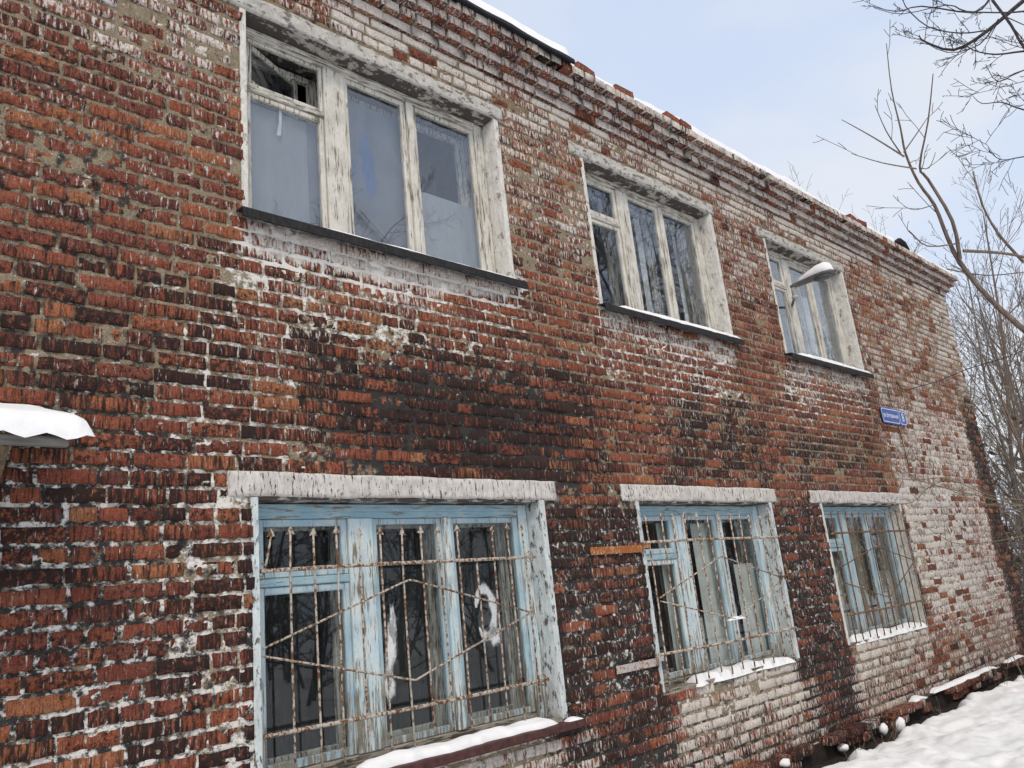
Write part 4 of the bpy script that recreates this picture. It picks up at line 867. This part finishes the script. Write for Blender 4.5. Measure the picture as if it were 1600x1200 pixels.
def tubes(polys, thin=3):
    VV = []; FF = []; off = 0
    for pts, rr, dep_ in polys:
        n = 7 if rr[0] > .05 else 5 if rr[0] > .015 else thin; m_ = len(pts)
        t = np.gradient(pts, axis=0); t /= np.linalg.norm(t, axis=1)[:, None]+1e-9
        ref = np.array([0, 0, 1.]) if abs(t[:, 2]).mean() < .8 else np.array([1., 0, 0]); a = np.cross(t, ref); a /= np.linalg.norm(a, axis=1)[:, None]+1e-9; b = np.cross(t, a)
        an = np.arange(n)*2*math.pi/n; ring_ = pts[:, None, :]+(a[:, None, :]*np.cos(an)[None, :, None]+b[:, None, :]*np.sin(an)[None, :, None])*rr[:, None, None]
        VV.append(ring_.reshape(-1, 3)); I = np.arange(m_*n).reshape(m_, n)+off
        FF.append(np.stack([I[:-1], np.roll(I[:-1], -1, 1), np.roll(I[1:], -1, 1), I[1:]], -1).reshape(-1, 4)); off += m_*n
    return np.concatenate(VV), np.concatenate(FF)
BASE = dict(seg=.45, wob=.10, up=.05, uptip=.03, maxd=4, kids=[11, 6, 5, 3], first=.28, ang=(R(28), R(62)), lr=(.36, .60), taper=.25, rmin=.004)
def tree(name, base, h, rad, seed, label, group=None, mat='bark_dark', lean=(0, 0), **kw):
    P = dict(BASE); P.update(kw); rg = np.random.default_rng(seed); out = []
    grow(base, (lean[0], lean[1], 1), h, rad, 0, rg, out, P)
    t = empty(name, base); tag(t, label, 'tree', group)
    V, F = tubes(out[:1]); obj('trunk', V, F, MAT[mat], t, smooth=True); V, F = tubes(out[1:]); obj('crown', V, F, MAT[mat], t, smooth=True); return t
# big trees on the street side, out of frame: their twigs hang in at the top right and mirror in the upper panes
tree('bare_tree', (16.2, -3.0, -1.75), 12.5, .20, 101, 'tall bare tree mirrored in the panes of the middle upper window', 'bare trees on the street side', kids=[17, 8, 6, 4], first=.22, up=.03, uptip=-.01, wob=.13, rmin=.0065, lr=(.38, .60))
tree('bare_tree', (19.5, -1.9, -1.75), 13.0, .22, 107, 'bare tree mirrored in the panes of the far upper window', 'bare trees on the street side', kids=[16, 8, 5, 4], first=.22, wob=.14, rmin=.007)
tree('bare_tree', (11.0, -8.5, -1.75), 11.0, .18, 111, 'bare tree mirrored at the foot of the nearest upper window', 'bare trees on the street side', kids=[13, 7, 5, 3], first=.25, wob=.13, rmin=.007)
tree('bare_tree', (24.0, -6.0, -1.75), 13.0, .2, 115, 'bare tree standing far down the street side opposite the building', 'bare trees on the street side', kids=[13, 7, 5, 3], first=.2, wob=.13, rmin=.008)
# thicket beyond the far corner
spots = [(17.5, 4.7, 8.0), (18.2, 5.9, 9.0), (19.6, 4.5, 8.5), (20.5, 6.6, 9.5), (21.5, 5.2, 10), (23, 7.4, 10), (24, 5.4, 9.5), (25.5, 6.7, 11), (27, 8.6, 11), (28, 6.0, 10.5), (30, 7.8, 11.5), (31, 10, 12), (33, 7.2, 11), (35, 9.4, 12), (22.3, 8.3, 9.5), (26, 10.2, 11), (16.6, 5.2, 7.0), (17.2, 4.2, 6.0), (18.8, 5.0, 9.5), (20.8, 5.6, 11), (19.2, 6.8, 8), (24.5, 6.4, 12), (29, 9, 12), (22, 5.9, 10)]
for k, (x, y, h) in enumerate(spots):
    tree('bare_sapling', (x, y, -1.75), h*random.uniform(.68, .95), random.uniform(.04, .06), 200+k, 'slender bare tree in the dense thicket beyond the far corner of the building', 'thicket trees beyond the building', mat='bark' if k % 3 else 'bark_snow', kids=[14, 6, 4], maxd=3, first=.12, wob=.07, up=.10, uptip=.06, ang=(R(20), R(48)), lr=(.28, .48), rmin=.0044, seg=.6, lean=(random.uniform(-.12, .12), random.uniform(-.12, .12)))
def scrub():
    rg = np.random.default_rng(9); out = []; P = dict(BASE); P.update(maxd=2, kids=[6, 4], first=.1, wob=.16, up=.03, uptip=0, lr=(.3, .55), rmin=.006, seg=.4, ang=(R(20), R(60)))
    for k in range(150):
        x = rg.uniform(17, 40); y = x*rg.uniform(.20, .36)+rg.normal(0, .3); grow((x, y, -1.75), (rg.normal(0, .35), rg.normal(0, .35), 1), rg.uniform(1.5, 4.8), .022, 0, rg, out, P)
    V, F = tubes(out); tag(obj('undergrowth', V, F, MAT['bark_snow'], None, smooth=True), 'tangled snowy undergrowth filling the thicket beyond the far corner', 'undergrowth', kind='stuff')
    # dead weeds and matted vines with snow lying on them
    V = []; F = []
    for k in range(4200):
        x = rg.uniform(17.5, 36); y = x*rg.uniform(.20, .34); z = -1.7+abs(rg.normal(0, 1.9)); s = rg.uniform(.05, .16); a = rg.random()*6.28; t = rg.normal(0, .5)
        d = np.array([math.cos(a), math.sin(a), t])*s; e = np.array([-math.sin(a), math.cos(a), rg.normal(0, .4)])*s*.45; c = np.array([x, y, z]); i = len(V); V += [c-d, c+e, c+d, c-e]; F.append((i, i+1, i+2, i+3))
    tag(obj('dead_weeds', V, np.array(F), MAT['weed'], None), 'mat of dry brown weeds and leaves low in the thicket', 'weeds', kind='stuff')
    V = []; F = []
    for k in range(900):
        x = rg.uniform(17.5, 36); y = x*rg.uniform(.20, .34); z = -1.7+abs(rg.normal(0, 1.7)); s = rg.uniform(.05, .15); i = len(V); a = rg.random()*6.28
        V += [(x+s*math.cos(a+q*1.2566), y+s*.7*math.sin(a+q*1.2566), z) for q in range(5)]+[(x, y, z+s*.5), (x, y, z-s*.12)]; F += [(i+q, i+(q+1) % 5, i+5) for q in range(5)]+[(i+(q+1) % 5, i+q, i+6) for q in range(5)]
    tag(obj('clinging_snow', V, F, MAT['snow'], None, smooth=True), 'clumps of snow caught in the thicket beyond the far corner', 'snow', kind='stuff')
scrub()
def added_street_scrub():                                       # unseen brush added across the street to darken reflections in the lower panes
    rg = np.random.default_rng(19); out = []; P = dict(BASE); P.update(maxd=2, kids=[9, 5], first=.05, wob=.12, up=.05, uptip=0, lr=(.3, .5), rmin=.014, seg=.6, ang=(R(20), R(55)))
    for k in range(210):
        x = rg.uniform(2, 60); y = -7-rg.random()*10; grow((x, y, -1.75), (rg.normal(0, .25), rg.normal(0, .25), 1), rg.uniform(2.5, 6.0), .05, 0, rg, out, P)
    V, F = tubes(out); tag(obj('added_street_brush', V, F, MAT['bark_dark'], None, smooth=True), 'unseen leafless brush added to darken reflections in the lower windows', 'brush', kind='stuff')
added_street_scrub()
# the near tree at the right edge: limb rising from a trunk that stands out of frame
def px_line(pts, d0, d1): return [np.array(at_d(u, v, d0+(d1-d0)*i/(len(pts)-1))) for i, (u, v) in enumerate(pts)]
def smooth_line(P, rr, k=3):
    P = np.array(P); n = len(P); t = np.linspace(0, n-1, (n-1)*k+1); o = []
    for q in t:
        i = min(int(q), n-2); f = q-i; p0 = P[max(i-1, 0)]; p1 = P[i]; p2 = P[i+1]; p3 = P[min(i+2, n-1)]
        o.append(.5*((2*p1)+(-p0+p2)*f+(2*p0-5*p1+4*p2-p3)*f*f+(-p0+3*p1-3*p2+p3)*f**3))
    return np.array(o), np.interp(t, np.arange(n), rr)
nt_ = empty('near_tree', (9.3, 1.35, -1.75)); tag(nt_, 'near bare tree reaching its forked limb over the far end of the roof', 'tree')
limb = [(1600, 515), (1545, 465), (1500, 410), (1480, 370), (1460, 320), (1435, 285), (1415, 240), (1407, 200), (1393, 140), (1385, 68)]
L1 = px_line(limb, 8.2, 7.2); trunk_top = L1[0]
tr_pts = [np.array((9.35, 1.32, -1.75)), np.array((9.3, 1.35, .2)), np.array((9.05, 1.48, 1.1)), trunk_top+(np.array((9.05, 1.48, 1.1))-trunk_top)*.4, trunk_top]
P_, r_ = smooth_line(tr_pts, [.11, .085, .06, .038, .027]); V, F = tubes([(P_, r_, 0)]); obj('trunk', V, F, MAT['bark'], nt_, smooth=True)
lines = [(L1, [.027, .024, .021, .018, .015, .0125, .0105, .008, .0055, .0032])]
def side(pts, d0, d1, ra, rb): lines.append((px_line(pts, d0, d1), np.linspace(ra, rb, len(pts))))
side([(1500, 405), (1488, 345), (1450, 280), (1437, 260), (1450, 190), (1458, 115)], 7.95, 7.2, .019, .004)
side([(1413, 245), (1365, 215), (1315, 187)], 7.35, 7.0, .010, .0035); side([(1432, 264), (1380, 255), (1330, 240)], 7.4, 7.0, .009, .003)
side([(1408, 240), (1385, 205), (1367, 164)], 7.35, 7.1, .008, .003); side([(1412, 238), (1435, 205), (1452, 180)], 7.35, 7.5, .007, .003)
side([(1437, 262), (1452, 262), (1462, 238)], 7.4, 7.5, .006, .003); side([(1505, 392), (1560, 395), (1600, 402), (1650, 420)], 7.9, 8.4, .016, .010)
side([(1500, 380), (1450, 385), (1425, 365), (1420, 360)], 7.9, 7.5, .009, .004); side([(1600, 410), (1560, 365), (1535, 320), (1520, 268)], 8.6, 8.2, .016, .005)
side([(1480, 420), (1540, 430), (1600, 425)], 7.9, 8.3, .008, .005); side([(1460, 320), (1430, 328), (1412, 322)], 7.5, 7.4, .006, .003)
polys = [(*smooth_line(p, r_), 0) for p, r_ in lines]
rg = np.random.default_rng(33); extra = []; Pq = dict(BASE); Pq.update(maxd=1, kids=[2], seg=.15, wob=.12, rmin=.0030, lr=(.3, .5))
for pts, rr, _ in polys:
    for i in range(2, len(pts)-1, 3):
        if rg.random() < .45: continue
        tg = pts[i+1]-pts[i]; tg /= np.linalg.norm(tg); grow(pts[i], tg+rg.normal(0, .55, 3)+np.array([0, 0, .2]), rg.uniform(.15, .45), min(.005, rr[i]*.5), 0, rg, extra, Pq)
V, F = tubes(polys+extra); obj('crown', V, F, MAT['bark'], nt_, smooth=True)
# drooping branches at the top right
dt = empty('drooping_tree', (11.6, -.2, -1.75)); tag(dt, 'dark bare branches arching in from the upper right corner', 'tree')
lines = []
side([(1680, -60), (1600, 0), (1540, 50), (1490, 78), (1445, 65), (1436, 55)], 9.6, 8.8, .030, .005)
side([(1545, 0), (1520, 20), (1440, 10), (1400, 18), (1356, 8)], 9.2, 8.7, .014, .004); side([(1600, 18), (1570, 20), (1510, 18), (1480, 8), (1410, 22), (1365, 12)], 9.3, 8.7, .012, .0035)
side([(1540, 48), (1500, 52), (1450, 42), (1415, 10), (1412, -10)], 9.2, 8.8, .010, .005); side([(1560, 30), (1530, 70), (1480, 82), (1435, 60)], 9.3, 8.8, .010, .003)
side([(1700, 40), (1640, 80), (1600, 80), (1555, 85), (1520, 78), (1500, 62)], 9.6, 9.0, .016, .004); side([(1550, 0), (1580, 40), (1600, 75), (1640, 120)], 9.2, 9.4, .016, .012)
side([(1660, 180), (1600, 172), (1565, 160), (1535, 162), (1520, 150)], 9.6, 9.1, .012, .003); side([(1660, 240), (1600, 245), (1565, 250), (1545, 235)], 9.6, 9.1, .011, .003); side([(1670, 120), (1600, 110), (1560, 128), (1540, 100)], 9.6, 9.0, .012, .003)
P_, r_ = smooth_line([np.array((11.6, -.2, -1.75)), np.array((11.5, -.1, 2)), np.array((11.2, 0, 5)), lines[0][0][0]], [.16, .14, .10, .03]); V, F = tubes([(P_, r_, 0)]); obj('trunk', V, F, MAT['bark_dark'], dt, smooth=True)
polys = [(*smooth_line(p, r_), 0) for p, r_ in lines]; extra = []; Pq.update(maxd=2, kids=[3, 2], wob=.12, rmin=.0032, uptip=0, up=.0, lr=(.35, .6))
for k, (pts, rr, _) in enumerate(polys):
    for i in range(1, len(pts)-1):
        if rg.random() < .5 or pts[i][0] < 8.6 and rg.random() < .4: continue
        tg = pts[i+1]-pts[i]; tg /= np.linalg.norm(tg); Pq.update(kids=[5, 3] if k >= 5 else [3, 2]); grow(pts[i], tg+rg.normal(0, .5, 3), rg.uniform(.25, 1.0) if k >= 5 else rg.uniform(.2, .4), min(.007, rr[i]*.55), 0, rg, extra, Pq)
# join each bough to the trunk out of frame
for p, r_ in lines[1:]:
    if p[0][0] > 9.2: polys.append((*smooth_line([np.array((11.35, -.1, 3.6)), (np.array((11.35, -.1, 3.6))+p[0])/2+np.array((0, 0, .35)), p[0]], [.05, .03, r_[0]]), 0))
V, F = tubes(polys+extra); obj('crown', V, F, MAT['bark_dark'], dt, smooth=True)
# shrub whose long shoots lie across the wall
sh = empty('wall_shrub', (12.6, 2.75, -1.72)); tag(sh, 'straggly shrub with long tan shoots reaching across the far wall', 'shrub')
def wl(pts, y0, y1, ra, rb): lines.append(([np.array(at_y(u, v, y0+(y1-y0)*i/(len(pts)-1))) for i, (u, v) in enumerate(pts)], np.linspace(ra, rb, len(pts))))
lines = []
wl([(1610, 793), (1560, 782), (1500, 768), (1440, 752), (1390, 722), (1320, 700)], 2.9, 3.7, .011, .003); wl([(1610, 782), (1550, 775), (1480, 748), (1430, 750), (1380, 745)], 2.9, 3.7, .009, .003)
wl([(1610, 770), (1560, 700), (1500, 640), (1465, 605), (1430, 570)], 2.9, 3.6, .009, .003); wl([(1610, 835), (1560, 845), (1500, 850), (1470, 838), (1450, 825)], 2.95, 3.6, .007, .0025)
wl([(1600, 790), (1540, 788), (1470, 760), (1447, 765), (1425, 785), (1390, 787), (1345, 780)], 2.9, 3.75, .008, .0025); wl([(1610, 800), (1585, 740), (1560, 690), (1520, 640)], 2.9, 3.3, .009, .004)
wl([(1600, 1060), (1585, 1030), (1565, 990), (1560, 960)], 3.2, 3.5, .008, .004)
polys = [(*smooth_line(p, r_), 0) for p, r_ in lines]
for p, r_ in lines[:6]: polys.append((*smooth_line([np.array((12.6, 2.75, -1.75)), np.array((12.4, 2.75, -.8)), np.array(p[0])+np.array((.25, -.02, -.25)), p[0]], [.016, .015, .012, r_[0]]), 0))
extra = []; Pq.update(maxd=1, kids=[3], wob=.14, rmin=.0025)
for pts, rr, _ in polys[:7]:
    for i in range(2, len(pts)-1, 2):
        tg = pts[i+1]-pts[i]; tg /= np.linalg.norm(tg); dd = tg+rg.normal(0, .5, 3); dd[1] = min(dd[1], .1); grow(pts[i], dd, rg.uniform(.15, .5), .0035, 0, rg, extra, Pq)
V, F = tubes(polys+extra); obj('stems', V, F, MAT['twig'], sh, smooth=True)
for (u, v) in ((1248, 778), (1338, 716), (1352, 712), (1300, 748), (1242, 770), (1268, 765)):
    c = np.array(at_y(u, v, 3.93)); a = random.uniform(0, 3); s = .022; V = [c+np.array((s*math.cos(a), .01, s*1.4*math.sin(a))), c+np.array((.012, -.012, -.012)), c-np.array((s*math.cos(a), .0, s*1.5*math.sin(a))), c+np.array((-.012, .01, .012))]
    obj('leaf', V, [(0, 1, 2), (0, 2, 3)], MAT['leaf'], sh)
# weeds: on the roof edge and at the foot of the wall
def weed(base, h, n, seed, label, spread=.35, mat='twig', cat='weed', group='dry weeds', rad=.0035):
    rg = np.random.default_rng(seed); out = []; P = dict(BASE); P.update(maxd=1, kids=[2], seg=.12, wob=.10, rmin=.002, first=.4, lr=(.25, .45))
    for k in range(n): grow(np.array(base)+np.array([rg.normal(0, .04), rg.normal(0, .02), 0]), (rg.normal(0, spread), rg.normal(0, spread), 1), h*rg.uniform(.5, 1.1), rad, 0, rg, out, P)
    V, F = tubes(out); tag(obj('dry_weed', V, F, MAT[mat], None, smooth=True), label, cat, group)
weed((9.35, 3.95, 4.50), .55, 4, 1, 'thin dry stalks sprouting from the roof edge beyond the middle window'); weed((10.2, 3.95, 4.50), .50, 4, 2, 'thin dry stalks on the roof edge above the far upper window')
weed((11.6, 3.95, 4.50), .7, 5, 3, 'tall dry stalks on the roof edge near the black felt scrap'); weed((12.6, 3.82, 4.48), .35, 14, 4, 'tuft of dry grass hanging over the cornice near the far corner', 1.0)
for k, (u, v, lab) in enumerate(((1375, 1165, 'dry stalk with bent stems below the round snow ball'), (1330, 1185, 'dry stalks at the plinth by the bottom edge'), (1470, 1100, 'dry stalks at the foot of the wall below the plinth snow'), (1560, 1065, 'long dry stems leaning on the far plinth'), (1400, 1150, 'thin dry stem poking through snow by the larger snow lump'))):
    p = at_y(u, v, 3.72); weed((p.x, p.y, -1.72), .32+.12*(k == 3), 4, 50+k, lab, .5)
